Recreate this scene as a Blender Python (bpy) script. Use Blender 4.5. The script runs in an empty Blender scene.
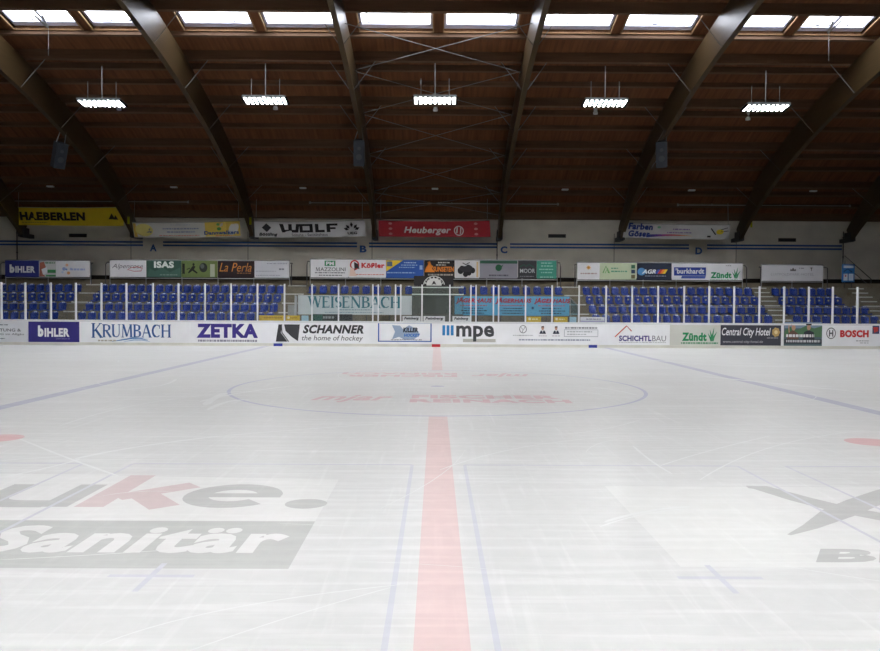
import bpy, bmesh, math, random
import numpy as np
from mathutils import Vector, Matrix

random.seed(7)
S = bpy.context.scene
C = S.collection

# ------------------------------------------------------------------ camera
F = 760.0
CX, CY = 440.0, 325.5
H = 1.775
CAM = Vector((-0.04, 0.0, H))
cd = bpy.data.cameras.new('camera')
cd.sensor_fit = 'HORIZONTAL'
cd.sensor_width = 36.0
cd.lens = 36.0 * F / 880.0
cd.clip_end = 400
cam = bpy.data.objects.new('camera', cd)
RM = (Matrix.Rotation(math.radians(-0.30), 3, 'Z') @ Matrix.Rotation(math.radians(90 - 1.39), 3, 'X')
      @ Matrix.Rotation(math.radians(0.30), 3, 'Z'))
cam.matrix_world = Matrix.Translation(CAM) @ RM.to_4x4()
C.objects.link(cam)
S.camera = cam


def ray(x, y):
    return RM @ Vector(((x - CX) / F, -(y - CY) / F, -1.0))


def atY(x, y, Y):
    """measured direction met with the upright plane at depth Y -> (X, Z)"""
    d = ray(x, y)
    t = (Y - CAM.y) / d.y
    p = CAM + d * t
    return p.x, p.z


def wx(x, Y, y=310):
    return atY(x, y, Y)[0]


def gp(x, y):
    """measured direction met with the ice -> (X, Y)"""
    d = ray(x, y)
    t = -CAM.z / d.z
    p = CAM + d * t
    return p.x, p.y


# ------------------------------------------------------------------ materials
def lin(c):
    out = []
    for v in c[:3]:
        v = v / 255.0
        out.append(v / 12.92 if v <= 0.04045 else ((v + 0.055) / 1.055) ** 2.4)
    return out + [1.0]


MATS = {}


def mat(name, col, rough=0.6, spec=0.3, var=0.08, scale=3.0, metal=0.0, stretch=None, emit=None, bump=0.0):
    if name in MATS:
        return MATS[name]
    m = bpy.data.materials.new(name)
    m.use_nodes = True
    nt = m.node_tree
    b = nt.nodes['Principled BSDF']
    b.inputs['Roughness'].default_value = rough
    b.inputs['Specular IOR Level'].default_value = spec
    b.inputs['Metallic'].default_value = metal
    c = lin(col)
    tc = nt.nodes.new('ShaderNodeNewGeometry')
    mp = nt.nodes.new('ShaderNodeMapping')
    mp.inputs['Scale'].default_value = stretch or (1, 1, 1)
    nz = nt.nodes.new('ShaderNodeTexNoise')
    nz.inputs['Scale'].default_value = scale
    nz.inputs['Detail'].default_value = 6
    rp = nt.nodes.new('ShaderNodeValToRGB')
    rp.color_ramp.elements[0].position = 0.3
    rp.color_ramp.elements[1].position = 0.7
    rp.color_ramp.elements[0].color = [v * (1 - var) for v in c[:3]] + [1]
    rp.color_ramp.elements[1].color = [min(1, v * (1 + var)) for v in c[:3]] + [1]
    nt.links.new(tc.outputs['Position'], mp.inputs['Vector'])
    nt.links.new(mp.outputs['Vector'], nz.inputs['Vector'])
    nt.links.new(nz.outputs['Fac'], rp.inputs['Fac'])
    nt.links.new(rp.outputs['Color'], b.inputs['Base Color'])
    if bump:
        bp = nt.nodes.new('ShaderNodeBump')
        bp.inputs['Strength'].default_value = bump
        nt.links.new(nz.outputs['Fac'], bp.inputs['Height'])
        nt.links.new(bp.outputs['Normal'], b.inputs['Normal'])
    if emit:
        b.inputs['Emission Color'].default_value = lin(emit[0])
        b.inputs['Emission Strength'].default_value = emit[1]
    MATS[name] = m
    return m


def pm(col):
    """printed ink of one colour"""
    return mat('ink_%02x%02x%02x' % tuple(int(v) for v in col[:3]), col, 0.55, 0.25, 0.04, 1.5)


def ice_mat(name, col, streak=1.0):
    """diffuse milky ice with skate haze and a thin blurred sheen"""
    if name in MATS:
        return MATS[name]
    m = bpy.data.materials.new(name)
    m.use_nodes = True
    nt = m.node_tree
    N, L = nt.nodes, nt.links
    N.clear()
    out = N.new('ShaderNodeOutputMaterial')
    geo = N.new('ShaderNodeNewGeometry')

    def noise(sc, st, rot=0, detail=5, dist=0.0):
        mp = N.new('ShaderNodeMapping')
        mp.inputs['Scale'].default_value = st
        mp.inputs['Rotation'].default_value = (0, 0, rot)
        nz = N.new('ShaderNodeTexNoise')
        nz.inputs['Scale'].default_value = sc
        nz.inputs['Detail'].default_value = detail
        nz.inputs['Distortion'].default_value = dist
        L.new(geo.outputs['Position'], mp.inputs['Vector'])
        L.new(mp.outputs['Vector'], nz.inputs['Vector'])
        return nz.outputs['Fac']

    def ramp(src, a, b, v0, v1):
        r = N.new('ShaderNodeMapRange')
        r.inputs['From Min'].default_value = a
        r.inputs['From Max'].default_value = b
        r.inputs['To Min'].default_value = v0
        r.inputs['To Max'].default_value = v1
        L.new(src, r.inputs['Value'])
        return r.outputs['Result']

    def mul(a, b):
        n = N.new('ShaderNodeMath')
        n.operation = 'MULTIPLY'
        L.new(a, n.inputs[0])
        L.new(b, n.inputs[1])
        return n.outputs[0]

    big = ramp(noise(0.22, (1, 1, 1), 0.3), 0.3, 0.7, 0.96, 1.04)
    fine = ramp(noise(7.0, (1, 1, 1), 0, 8), 0.3, 0.7, 0.975, 1.025)
    s1 = ramp(noise(1.0, (0.5, 9, 1), 0.25, 6, 0.6), 0.48, 0.78, 1.0, 1.0 + 0.15 * streak)
    s2 = ramp(noise(1.0, (12, 0.6, 1), -0.5, 6, 0.5), 0.57, 0.8, 1.0, 1.0 + 0.10 * streak)
    s3 = ramp(noise(1.0, (0.7, 16, 1), -0.18, 4, 0.8), 0.4, 0.2, 1.0, 0.985)
    tot = mul(mul(mul(big, fine), s1), s2)
    mx = N.new('ShaderNodeMix')
    mx.data_type = 'RGBA'
    mx.blend_type = 'MULTIPLY'
    mx.inputs['Factor'].default_value = 1.0
    mx.inputs['A'].default_value = [v * 0.81 for v in lin(col)[:3]] + [1.0]
    L.new(tot, mx.inputs['B'])
    df = N.new('ShaderNodeBsdfDiffuse')
    L.new(mx.outputs['Result'], df.inputs['Color'])
    gl = N.new('ShaderNodeBsdfGlossy')
    gl.inputs['Color'].default_value = (0.95, 0.97, 1, 1)
    gl.inputs['Roughness'].default_value = 0.3
    ms = N.new('ShaderNodeMixShader')
    fr = N.new('ShaderNodeFresnel')
    fr.inputs['IOR'].default_value = 1.31
    L.new(mul(fr.outputs['Fac'], ramp(noise(0.35, (1, 2.5, 1), 0.4), 0.25, 0.75, 0.30, 0.37)), ms.inputs['Fac'])
    L.new(df.outputs[0], ms.inputs[1])
    L.new(gl.outputs[0], ms.inputs[2])
    L.new(ms.outputs[0], out.inputs['Surface'])
    MATS[name] = m
    return m


def glass_mat(name, tint, refl):
    if name in MATS:
        return MATS[name]
    m = bpy.data.materials.new(name)
    m.use_nodes = True
    nt = m.node_tree
    nt.nodes.clear()
    out = nt.nodes.new('ShaderNodeOutputMaterial')
    tr = nt.nodes.new('ShaderNodeBsdfTransparent')
    tr.inputs['Color'].default_value = tint
    gl = nt.nodes.new('ShaderNodeBsdfGlossy')
    gl.inputs['Roughness'].default_value = 0.08
    ms = nt.nodes.new('ShaderNodeMixShader')
    ms.inputs['Fac'].default_value = refl
    nt.links.new(tr.outputs[0], ms.inputs[1])
    nt.links.new(gl.outputs[0], ms.inputs[2])
    nt.links.new(ms.outputs[0], out.inputs['Surface'])
    MATS[name] = m
    return m


M_concrete = mat('concrete', (140, 137, 128), 0.85, 0.2, 0.10, 1.2)
M_wall = mat('concrete_wall', (216, 213, 203), 0.9, 0.15, 0.09, 0.8, stretch=(1, 1, 1.5))
M_tread = mat('concrete_steps', (112, 104, 90), 0.9, 0.2, 0.15, 2.5)
M_dark = mat('dark_matt', (40, 36, 33), 0.9, 0.1)
M_nosing = mat('step_edge_paint', (196, 196, 190), 0.7, 0.2, 0.12, 4)
M_deck = mat('roof_planks', (104, 65, 41), 0.8, 0.2, 0.30, 1.0, stretch=(7.0, 0.35, 0.35))
M_purlin = mat('purlin_timber', (100, 77, 60), 0.75, 0.2, 0.18, 1.0, stretch=(0.6, 6, 6))
M_arch = mat('glulam_timber', (70, 55, 34), 0.40, 0.4, 0.10, 1.0, stretch=(0.5, 0.6, 9))
M_reveal = mat('skylight_reveal_wood', (150, 118, 84), 0.7, 0.2, 0.1, 2)
M_steel = mat('galvanised_steel', (150, 152, 152), 0.45, 0.5, 0.06, 4, metal=0.3)
M_brace = mat('brace_steel', (112, 112, 112), 0.5, 0.4, 0.05, 4)
M_darksteel = mat('dark_steel', (58, 60, 64), 0.5, 0.4, 0.06, 4)
M_alu = mat('white_aluminium', (226, 228, 230), 0.4, 0.4, 0.04, 4)
M_white = mat('board_white', (245, 246, 248), 0.45, 0.35, 0.05, 2.0)
M_kick = mat('kick_plate', (220, 219, 210), 0.5, 0.3, 0.07, 2.0)
M_seat = mat('blue_seat_plastic', (15, 50, 136), 0.25, 0.6, 0.10, 1.3)
M_rim = mat('seat_rim', (16, 54, 142), 0.33, 1.0, 0.05, 1.3)
M_glint = mat('seat_glint', (224, 232, 244), 0.25, 0.9, 0.05, 1.3)  # near-white, painted highlight for the top of the blue seats
M_bracket = mat('seat_bracket', (46, 46, 50), 0.5, 0.3)
M_glass = glass_mat('rink_glass', (0.955, 0.97, 0.965, 1), 0.035)
M_glass2 = glass_mat('booth_glass', (0.86, 0.90, 0.89, 1), 0.06)
M_sky = glass_mat('skylight_glass', (0.96, 0.97, 1, 1), 0.03)
M_speaker = mat('speaker_grey', (44, 48, 55), 0.6, 0.3, 0.08, 4)
M_yellow = mat('yellow_pad', (214, 180, 52), 0.6, 0.3, 0.05, 3)
M_lblue = mat('pale_blue_pad', (158, 196, 216), 0.6, 0.3, 0.05, 3)
M_tube = mat('lamp_tubes', (255, 255, 250), 0.5, 0.2, 0.0, 1, emit=((255, 254, 251), 42.0))
M_lampbody = mat('lamp_housing', (120, 122, 122), 0.5, 0.4)
M_louvre = mat('lamp_louvre', (18, 18, 18), 0.8, 0.1)
M_rubber = mat('rubber_floor', (70, 70, 72), 0.9, 0.2)
M_emerg = mat('emergency_lamp', (205, 208, 206), 0.5, 0.3)


# ------------------------------------------------------------------ mesh builder
class MB:
    def __init__(self):
        self.v, self.f, self.m, self.mats = [], [], [], []

    def mi(self, m):
        if m not in self.mats:
            self.mats.append(m)
        return self.mats.index(m)

    def face(self, pts, m):
        k = len(self.v)
        self.v += [tuple(p) for p in pts]
        self.f.append(tuple(range(k, k + len(pts))))
        self.m.append(self.mi(m))

    def mesh(self, vs, fs, m):
        k = len(self.v)
        self.v += [tuple(p) for p in vs]
        i = self.mi(m)
        for f in fs:
            self.f.append(tuple(k + a for a in f))
            self.m.append(i)

    def hexa(self, p, m):
        self.mesh(p, [(0, 3, 2, 1), (4, 5, 6, 7), (0, 1, 5, 4), (1, 2, 6, 5), (2, 3, 7, 6), (3, 0, 4, 7)], m)

    def box(self, x0, x1, y0, y1, z0, z1, m):
        self.hexa([(x0, y0, z0), (x1, y0, z0), (x1, y1, z0), (x0, y1, z0),
                   (x0, y0, z1), (x1, y0, z1), (x1, y1, z1), (x0, y1, z1)], m)

    def rbox(self, x0, x1, y0, y1, z0, z1, r, m):
        """box with its four corners (seen from the front) rounded"""
        pts = rounded(x0, x1, z0, z1, r)
        self.prism([(x, y0, z) for x, z in pts], [(x, y1, z) for x, z in pts], m)

    def prism(self, a, b, m):
        n = len(a)
        fs = [tuple(range(n)), tuple(range(2 * n - 1, n - 1, -1))]
        for i in range(n):
            j = (i + 1) % n
            fs.append((i, n + i, n + j, j))
        self.mesh(list(a) + list(b), fs, m)

    def tube(self, pts, r, m, n=8, caps=True):
        pts = [Vector(p) for p in pts]
        rings = []
        for i, p in enumerate(pts):
            if i == 0:
                d = pts[1] - p
            elif i == len(pts) - 1:
                d = p - pts[i - 1]
            else:
                d = (pts[i + 1] - p).normalized() + (p - pts[i - 1]).normalized()
            d.normalize()
            u = d.cross(Vector((0, 0, 1)))
            if u.length < 1e-3:
                u = Vector((1, 0, 0))
            u.normalize()
            w = d.cross(u)
            rings.append([p + u * (r * math.cos(2 * math.pi * k / n)) + w * (r * math.sin(2 * math.pi * k / n)) for k in range(n)])
        vs = [q for rg in rings for q in rg]
        fs = []
        for i in range(len(rings) - 1):
            for k in range(n):
                a, b = i * n + k, i * n + (k + 1) % n
                fs.append((a, b, b + n, a + n))
        if caps:
            fs.append(tuple(range(n - 1, -1, -1)))
            fs.append(tuple(range(len(vs) - n, len(vs))))
        self.mesh(vs, fs, m)

    def build(self, name, parent=None, loc=None, smooth=False, face=None):
        base = Vector(loc) if loc is not None else (wloc(parent) if parent else Vector((0, 0, 0)))
        me = bpy.data.meshes.new(name)
        me.from_pydata([tuple(Vector(p) - base) for p in self.v], [], self.f)
        for m in self.mats:
            me.materials.append(m)
        me.polygons.foreach_set('material_index', self.m)
        if smooth:
            me.polygons.foreach_set('use_smooth', [True] * len(me.polygons))
        me.update()
        bm = bmesh.new()
        bm.from_mesh(me)
        if face is None:
            bmesh.ops.recalc_face_normals(bm, faces=bm.faces)
        else:               # loose printed faces all look the same way
            bm.normal_update()
            fl = [q for q in bm.faces if q.normal.dot(Vector(face)) < 0]
            if fl:
                bmesh.ops.reverse_faces(bm, faces=fl)
        bm.to_mesh(me)
        bm.free()
        o = bpy.data.objects.new(name, me)
        C.objects.link(o)
        if parent:
            o.parent = parent
            o.location = base - wloc(parent)
        else:
            o.location = base
        return o


def wloc(o):
    v = Vector((0, 0, 0))
    while o is not None:
        v += o.location
        o = o.parent
    return v


def tag(o, label=None, cat=None, group=None, kind=None):
    if label:
        o['label'] = label
    if cat:
        o['category'] = cat
    if group:
        o['group'] = group
    if kind:
        o['kind'] = kind
    return o


def thing(name, label, cat, loc, group=None):
    o = bpy.data.objects.new(name, None)
    o.empty_display_size = 0.2
    C.objects.link(o)
    o.location = loc
    return tag(o, label, cat, group)


def struct(o):
    o['kind'] = 'structure'
    return o


def rounded(x0, x1, z0, z1, r, n=4):
    pts = []
    for cx, cz, a0 in ((x1 - r, z1 - r, 0), (x0 + r, z1 - r, 90), (x0 + r, z0 + r, 180), (x1 - r, z0 + r, 270)):
        for k in range(n + 1):
            a = math.radians(a0 + 90 * k / n)
            pts.append((cx + r * math.cos(a), cz + r * math.sin(a)))
    return pts


ORD = ['zeroth', 'first', 'second', 'third', 'fourth', 'fifth', 'sixth', 'seventh', 'eighth', 'ninth', 'tenth', 'eleventh',
       'twelfth', 'thirteenth', 'fourteenth', 'fifteenth', 'sixteenth', 'seventeenth', 'eighteenth', 'nineteenth', 'twentieth']


def nth(n):
    if n < len(ORD):
        return ORD[n]
    t = {2: 'twenty', 3: 'thirty', 4: 'forty'}[n // 10]
    return t + '-' + ORD[n % 10] if n % 10 else t[:-1] + 'ieth'


# ------------------------------------------------------------------ lettering
TCACHE = {}
_fc = bpy.data.curves.new('type_setter', 'FONT')
_fo = bpy.data.objects.new('type_setter', _fc)


def text_geo(s, bold=0.0, shear=0.0):
    """letters as flat faces in a unit box"""
    key = (s, bold, shear)
    if key in TCACHE:
        return TCACHE[key]
    _fc.body = s
    _fc.size = 1.0
    _fc.offset = bold
    _fc.shear = shear
    _fc.resolution_u = 3
    _fc.fill_mode = 'FRONT'
    _fc.space_character = 1.0 + bold * 1.5
    C.objects.link(_fo)
    dg = bpy.context.evaluated_depsgraph_get()
    dg.update()
    me = bpy.data.meshes.new_from_object(_fo.evaluated_get(dg))
    vs = [(v.co.x, v.co.y) for v in me.vertices]
    fs = [tuple(p.vertices) for p in me.polygons]
    bpy.data.meshes.remove(me)
    C.objects.unlink(_fo)
    x0, x1 = min(v[0] for v in vs), max(v[0] for v in vs)
    y0, y1 = min(v[1] for v in vs), max(v[1] for v in vs)
    vs = [((v[0] - x0) / (x1 - x0), (v[1] - y0) / (y1 - y0)) for v in vs]
    TCACHE[key] = (vs, fs)
    return TCACHE[key]


def stroke2d(pts, w):
    """a ribbon of width w (or per-point widths) along pts -> list of quads"""
    n = len(pts)
    ws = w if isinstance(w, (list, tuple)) else [w] * n
    L, R = [], []
    for i, (x, y) in enumerate(pts):
        a = pts[max(0, i - 1)]
        b = pts[min(n - 1, i + 1)]
        dx, dy = b[0] - a[0], b[1] - a[1]
        l = math.hypot(dx, dy) or 1
        nx, ny = -dy / l * ws[i] / 2, dx / l * ws[i] / 2
        L.append((x + nx, y + ny))
        R.append((x - nx, y - ny))
    return [[L[i], L[i + 1], R[i + 1], R[i]] for i in range(n - 1)]


def arc(cx, cy, rx, ry, a0, a1, n=14):
    return [(cx + rx * math.cos(math.radians(a0 + (a1 - a0) * k / n)), cy + ry * math.sin(math.radians(a0 + (a1 - a0) * k / n))) for k in range(n + 1)]


TH, TN = 0.17, 0.075     # thick and thin strokes of the roman capitals


def _serif(x, y, w=0.30):
    return [[(x - w / 2, y - 0.02), (x + w / 2, y - 0.02), (x + w / 2, y + 0.03), (x - w / 2, y + 0.03)]]


def _stem(x, w=TH):
    return [[(x - w / 2, 0), (x + w / 2, 0), (x + w / 2, 1), (x - w / 2, 1)]] + _serif(x, 0) + _serif(x, 0.98)


def roman(ch):
    """(advance width, quads) of one roman capital"""
    s2 = stroke2d
    if ch == 'K':
        return 0.86, _stem(0.15) + s2([(0.2, 0.42), (0.72, 1)], TN) + s2([(0.34, 0.55), (0.78, 0)], TH) + _serif(0.72, 0.98, .26) + _serif(0.78, 0, .26)
    if ch == 'R':
        return 0.82, _stem(0.15) + s2([(0.15, 0.96)] + arc(0.4, 0.74, 0.24, 0.22, 90, -90) + [(0.15, 0.5)], [TN] * 5 + [TH] * 7 + [TN] * 5) + s2([(0.36, 0.5), (0.74, 0)], TH) + _serif(0.74, 0, .22)
    if ch == 'B':
        return 0.76, _stem(0.15) + s2([(0.15, 0.96)] + arc(0.36, 0.75, 0.22, 0.21, 90, -90) + [(0.15, 0.53)], [TN] * 5 + [TH] * 7 + [TN] * 5) + s2([(0.15, 0.5)] + arc(0.38, 0.27, 0.26, 0.24, 90, -90) + [(0.15, 0.03)], [TN] * 5 + [TH] * 7 + [TN] * 5)
    if ch == 'U':
        return 0.86, s2([(0.15, 1), (0.15, 0.35)] + arc(0.42, 0.3, 0.27, 0.28, 180, 360)[1:-1] + [(0.69, 0.35), (0.69, 1)], [TH] * 6 + [TN] * 12) + _serif(0.15, 0.98) + _serif(0.69, 0.98, .24)
    if ch == 'M':
        return 1.06, s2([(0.14, 0), (0.18, 1)], TN) + s2([(0.2, 1), (0.52, 0.05)], TH) + s2([(0.52, 0.05), (0.84, 1)], TN) + s2([(0.86, 1), (0.9, 0)], TH) + _serif(0.14, 0, .24) + _serif(0.9, 0) + _serif(0.16, .98, .2) + _serif(.86, .98, .24)
    if ch == 'A':
        return 0.9, s2([(0.1, 0), (0.42, 1)], TN) + s2([(0.44, 1), (0.78, 0)], TH) + s2([(0.22, 0.34), (0.66, 0.34)], TN) + _serif(0.1, 0, .24) + _serif(0.78, 0, .28)
    if ch == 'C':
        return 0.84, s2(arc(0.46, 0.5, 0.36, 0.47, 48, 312, 20), [TN] * 5 + [TH] * 11 + [TN] * 5) + [[(0.68, 0.68), (0.74, 0.68), (0.74, 0.98), (0.7, 0.98)]]
    if ch == 'H':
        return 0.92, _stem(0.15) + _stem(0.74) + s2([(0.15, 0.5), (0.74, 0.5)], TN)
    if ch == 'W':
        return 1.2, s2([(0.1, 1), (0.36, 0.02)], TH) + s2([(0.36, 0.02), (0.6, 1)], TN) + s2([(0.6, 1), (0.86, 0.02)], TH) + s2([(0.86, 0.02), (1.08, 1)], TN) + _serif(0.1, .98) + _serif(.6, .98, .24) + _serif(1.08, .98, .24)
    if ch == 'E':
        return 0.74, _stem(0.15) + s2([(0.15, 0.96), (0.62, 0.96)], TN) + s2([(0.15, 0.52), (0.5, 0.52)], TN) + s2([(0.15, 0.04), (0.64, 0.04)], TN) + [[(0.58, 0.8), (0.63, 0.8), (0.63, 1), (0.58, 1)], [(0.6, 0), (0.65, 0), (0.65, 0.2), (0.6, 0.2)]]
    if ch == 'I':
        return 0.36, _stem(0.17)
    if ch == 'S':
        return 0.64, s2(arc(0.32, 0.73, 0.2, 0.22, 30, 250, 10) + arc(0.32, 0.27, 0.22, 0.24, 75, -150, 10), [TN] * 5 + [TH] * 12 + [TN] * 5)
    if ch == 'N':
        return 0.96, s2([(0.15, 0), (0.15, 1)], TN) + s2([(0.15, 1), (0.78, 0)], TH) + s2([(0.78, 0), (0.78, 1)], TN) + _serif(0.15, 0, .24) + _serif(0.1, .98, .24) + _serif(.78, .98, .24)
    return 0.5, []


def roman_geo(s, scale_first=1.0, thin=1.0):
    quads, x = [], 0.0
    for i, ch in enumerate(s):
        w, q = roman(ch)
        k = scale_first if i == 0 else 1.0
        for poly in q:
            quads.append([(x + px * k, py * k if k == 1 else py * k - (k - 1) * 0.3) for px, py in poly])
        x += w * k
    xs = [p[0] for q in quads for p in q]
    ys = [p[1] for q in quads for p in q]
    x0, x1, y0, y1 = min(xs), max(xs), 0.0, 1.0
    return [[((px - x0) / (x1 - x0), py) for px, py in q] for q in quads]


class Face:
    """a flat printed face: measured frame coordinates -> points on it"""
    def __init__(self, x0, x1, yt, yb, X0, X1, Z0, Z1, Y, wave=None, fn=None):
        self.fr = (x0, x1, yt, yb, X0, X1, Z0, Z1)
        self.Y = Y
        self.wave = wave
        self.fn = fn
        self.layer = 0
        self.let, self.emb = MB(), MB()

    def pt(self, x, y, lift):
        x0, x1, yt, yb, X0, X1, Z0, Z1 = self.fr
        u, v = (x - x0) / (x1 - x0), (yb - y) / (yb - yt)
        if self.fn:
            return self.fn(u, v, lift)
        X, Z = X0 + (X1 - X0) * u, Z0 + (Z1 - Z0) * v
        w = self.wave(u, v) if self.wave else 0
        return (X, self.Y - lift + w, Z)

    def up(self):
        self.layer += 1
        return 0.004 + 0.0012 * self.layer

    def poly(self, pts, col, mb=None, l=None):
        l = l or self.up()
        (mb or self.emb).face([self.pt(x, y, l) for x, y in pts], pm(col))

    def rect(self, x0, x1, y0, y1, col, mb=None):
        n = max(1, int((x1 - x0) / 6)) if (self.wave or self.fn) else 1
        l = self.up()
        for i in range(n):
            a, b = x0 + (x1 - x0) * i / n, x0 + (x1 - x0) * (i + 1) / n
            self.poly([(a, y1), (b, y1), (b, y0), (a, y0)], col, mb, l)

    def disk(self, cx, cy, rx, ry, col, n=20):
        self.poly([(cx + rx * math.cos(2 * math.pi * k / n), cy + ry * math.sin(2 * math.pi * k / n)) for k in range(n)], col)

    def line(self, pts, w, col, mb=None):
        l = self.up()
        for q in stroke2d(pts, w):
            self.poly(q, col, mb, l)

    def ring(self, cx, cy, rx, ry, w, col, a0=0, a1=360):
        self.line(arc(cx, cy, rx, ry, a0, a1, 24), w, col)

    def text(self, s, x0, x1, y0, y1, col, bold=0.02, shear=0.0):
        vs, fs = text_geo(s, bold, shear)
        l = self.up()
        self.let.mesh([self.pt(x0 + (x1 - x0) * u, y1 - (y1 - y0) * v, l) for u, v in vs], fs, pm(col))

    def roman(self, s, x0, x1, y0, y1, col, first=1.0):
        l = self.up()
        for k, q in enumerate(roman_geo(s, first)):
            self.poly([(x0 + (x1 - x0) * u, y1 - (y1 - y0) * v) for u, v in q], col, self.let, l + 0.00002 * k)

    def bars(self, x0, x1, y0, y1, col, seed=1):
        """a line of lettering too small to read"""
        r = random.Random(seed)
        x = x0
        l = self.up()
        while x < x1 - 0.3:
            w = min(r.uniform(0.8, 3.2), x1 - x)
            self.poly([(x, y1), (x + w, y1), (x + w, y0), (x, y0)], col, self.let, l)
            x += w + r.uniform(0.4, 0.8)

    def finish(self, parent):
        if self.emb.f:
            self.emb.build('printed_logo', parent, face=(0, -1, 0))
        if self.let.f:
            self.let.build('lettering', parent, face=(0, -1, 0))


def panel(name, label, cat, group, px, Zr, Y, col, thick=0.025, frame=None, material=None):
    """flat advertising board; px = (x0, x1, ytop, ybottom) as measured"""
    x0, x1, yt, yb = px
    ym = (yt + yb) / 2
    X0, X1 = wx(x0, Y, ym), wx(x1, Y, ym)
    Z0, Z1 = Zr
    mb = MB()
    mb.box(X0, X1, Y, Y + thick, Z0, Z1, material or pm(col))
    o = mb.build(name, loc=((X0 + X1) / 2, Y, Z0))
    tag(o, label, cat, group)
    if frame:
        fb = MB()
        t = frame
        fb.box(X0 - t, X1 + t, Y - 0.004, Y + thick + 0.01, Z1, Z1 + t, M_steel)
        fb.box(X0 - t, X1 + t, Y - 0.004, Y + thick + 0.01, Z0 - t, Z0, M_steel)
        fb.build('frame', o)
    return o, Face(x0, x1, yt, yb, X0, X1, Z0, Z1, Y)


# ------------------------------------------------------------------ roof profile
_P = [(46, 6.07), (44.1, 7.4), (42.2, 8.35), (40, 9.3), (35.8, 10.68), (33, 11.4), (29.5, 12.1), (26.6, 12.5), (17, 13.05)]
MID = 17.0
_t = np.array([(y - MID) ** 2 for y, z in _P])
_A = np.stack([np.ones_like(_t), _t, _t ** 2, _t ** 3], 1)
_cf = np.linalg.lstsq(_A, np.array([z for y, z in _P]), rcond=None)[0]


def under(Y):
    t = (Y - MID) ** 2
    return float(_cf[0] + _cf[1] * t + _cf[2] * t * t + _cf[3] * t ** 3)


def normal(Y):
    s = (under(Y + 0.05) - under(Y - 0.05)) / 0.1
    l = math.hypot(s, 1)
    return -s / l, 1 / l          # (ny, nz), pointing up and out


def roofpt(Y, n):
    ny, nz = normal(Y)
    return Y + ny * n, under(Y) + nz * n


ARCH_H = 1.4
DECK_N = 1.86


def solve_row(ypix, n):
    """parameter Y at which the roof line at offset n is met by the measured height"""
    lo, hi = 22.0, 46.0
    d = ray(436, ypix)
    tgt = d.z / d.y
    for _ in range(50):
        m = (lo + hi) / 2
        y, z = roofpt(m, n)
        if (z - H) / y > tgt:
            lo = m
        else:
            hi = m
    return (lo + hi) / 2


# ------------------------------------------------------------------ rink floor and markings
RX, RY0, RY1, RR = 30.3, -3.1, 33.75, 8.5


def rink_loop(inset=0.0, n=12):
    x0, x1, y0, y1, r = -RX + inset, RX - inset, RY0 + inset, RY1 - inset, RR - inset
    return rounded(x0, x1, y0, y1, r, n)


mb = MB()
mb.box(-38, 38, -14, 49, -0.30, -0.02, M_rubber)
struct(mb.build('floor_surround', loc=(0, 17, -0.3)))

M_ice = ice_mat('ice', (194, 195, 195))
mb = MB()
lp = rink_loop()
mb.prism([(x, y, -0.02) for x, y in lp], [(x, y, 0.0) for x, y in lp], M_ice)
ice = struct(mb.build('floor', loc=(0, MID, 0)))

M_red = ice_mat('ice_red', (199, 176, 175), 0.8)
M_reddot = ice_mat('ice_red_spot', (198, 160, 161), 0.8)
M_redtxt = ice_mat('ice_red_lettering', (195, 163, 168), 0.8)
M_bluel = ice_mat('ice_blue_line', (164, 165, 184), 1.0)
M_bluethin = ice_mat('ice_thin_blue', (184, 185, 195), 0.7)
M_bluec = ice_mat('ice_blue_circle', (166, 168, 190), 1.0)
M_icew = ice_mat('ice_white_field', (203, 204, 203), 0.6)
M_iceg = ice_mat('ice_grey_field', (172, 173, 171), 0.7)
M_icedk = ice_mat('ice_dark_lettering', (172, 172, 171), 0.7)
M_icepink = ice_mat('ice_pink_lettering', (190, 174, 174), 0.6)
M_scratch = ice_mat('ice_scratch', (206, 208, 208), 0.3)


def iceq(mb, X0, X1, Y0, Y1, z, m):
    mb.face([(X0, Y0, z), (X1, Y0, z), (X1, Y1, z), (X0, Y1, z)], m)


def ice_mark(name, mb, label):
    o = mb.build(name, ice, face=(0, 0, 1))
    o['label'] = label
    return o


mb = MB()
iceq(mb, -0.15, 0.15, RY0 + 0.02, 12.28, 0.0006, M_red)
iceq(mb, -0.15, 0.15, 21.3, RY1 - 0.02, 0.0006, M_red)
ice_mark('center_line', mb, 'faded red centre line')
for sx, w in ((-1, 'left'), (1, 'right')):
    mb = MB()
    X = 7.55 * sx
    iceq(mb, X - 0.15, X + 0.15, RY0 + 0.02, RY1 - 0.02, 0.0006, M_bluel)
    ice_mark('blue_line', mb, 'faded blue zone line')
mb = MB()
for i in range(96):
    a0, a1 = 2 * math.pi * i / 96, 2 * math.pi * (i + 1) / 96
    q = [(r * math.cos(a), 16.8 + r * math.sin(a), 0.0006) for r, a in ((4.5, a0), (4.5, a1), (4.42, a1), (4.42, a0))]
    mb.face(q, M_bluec)
mb.face([(0.16 * math.cos(2 * math.pi * k / 16), 17.0 + 0.16 * math.sin(2 * math.pi * k / 16), 0.0006) for k in range(16)], M_bluel)
ice_mark('center_circle', mb, 'thin blue faceoff circle')
for X in (-5.86, 5.78):
    mb = MB()
    mb.face([(X + 0.32 * math.cos(2 * math.pi * k / 24), 10.1 + 0.3 * math.sin(2 * math.pi * k / 24), 0.0006) for k in range(24)], M_reddot)
    ice_mark('faceoff_spot', mb, 'faded red faceoff spot')

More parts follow.
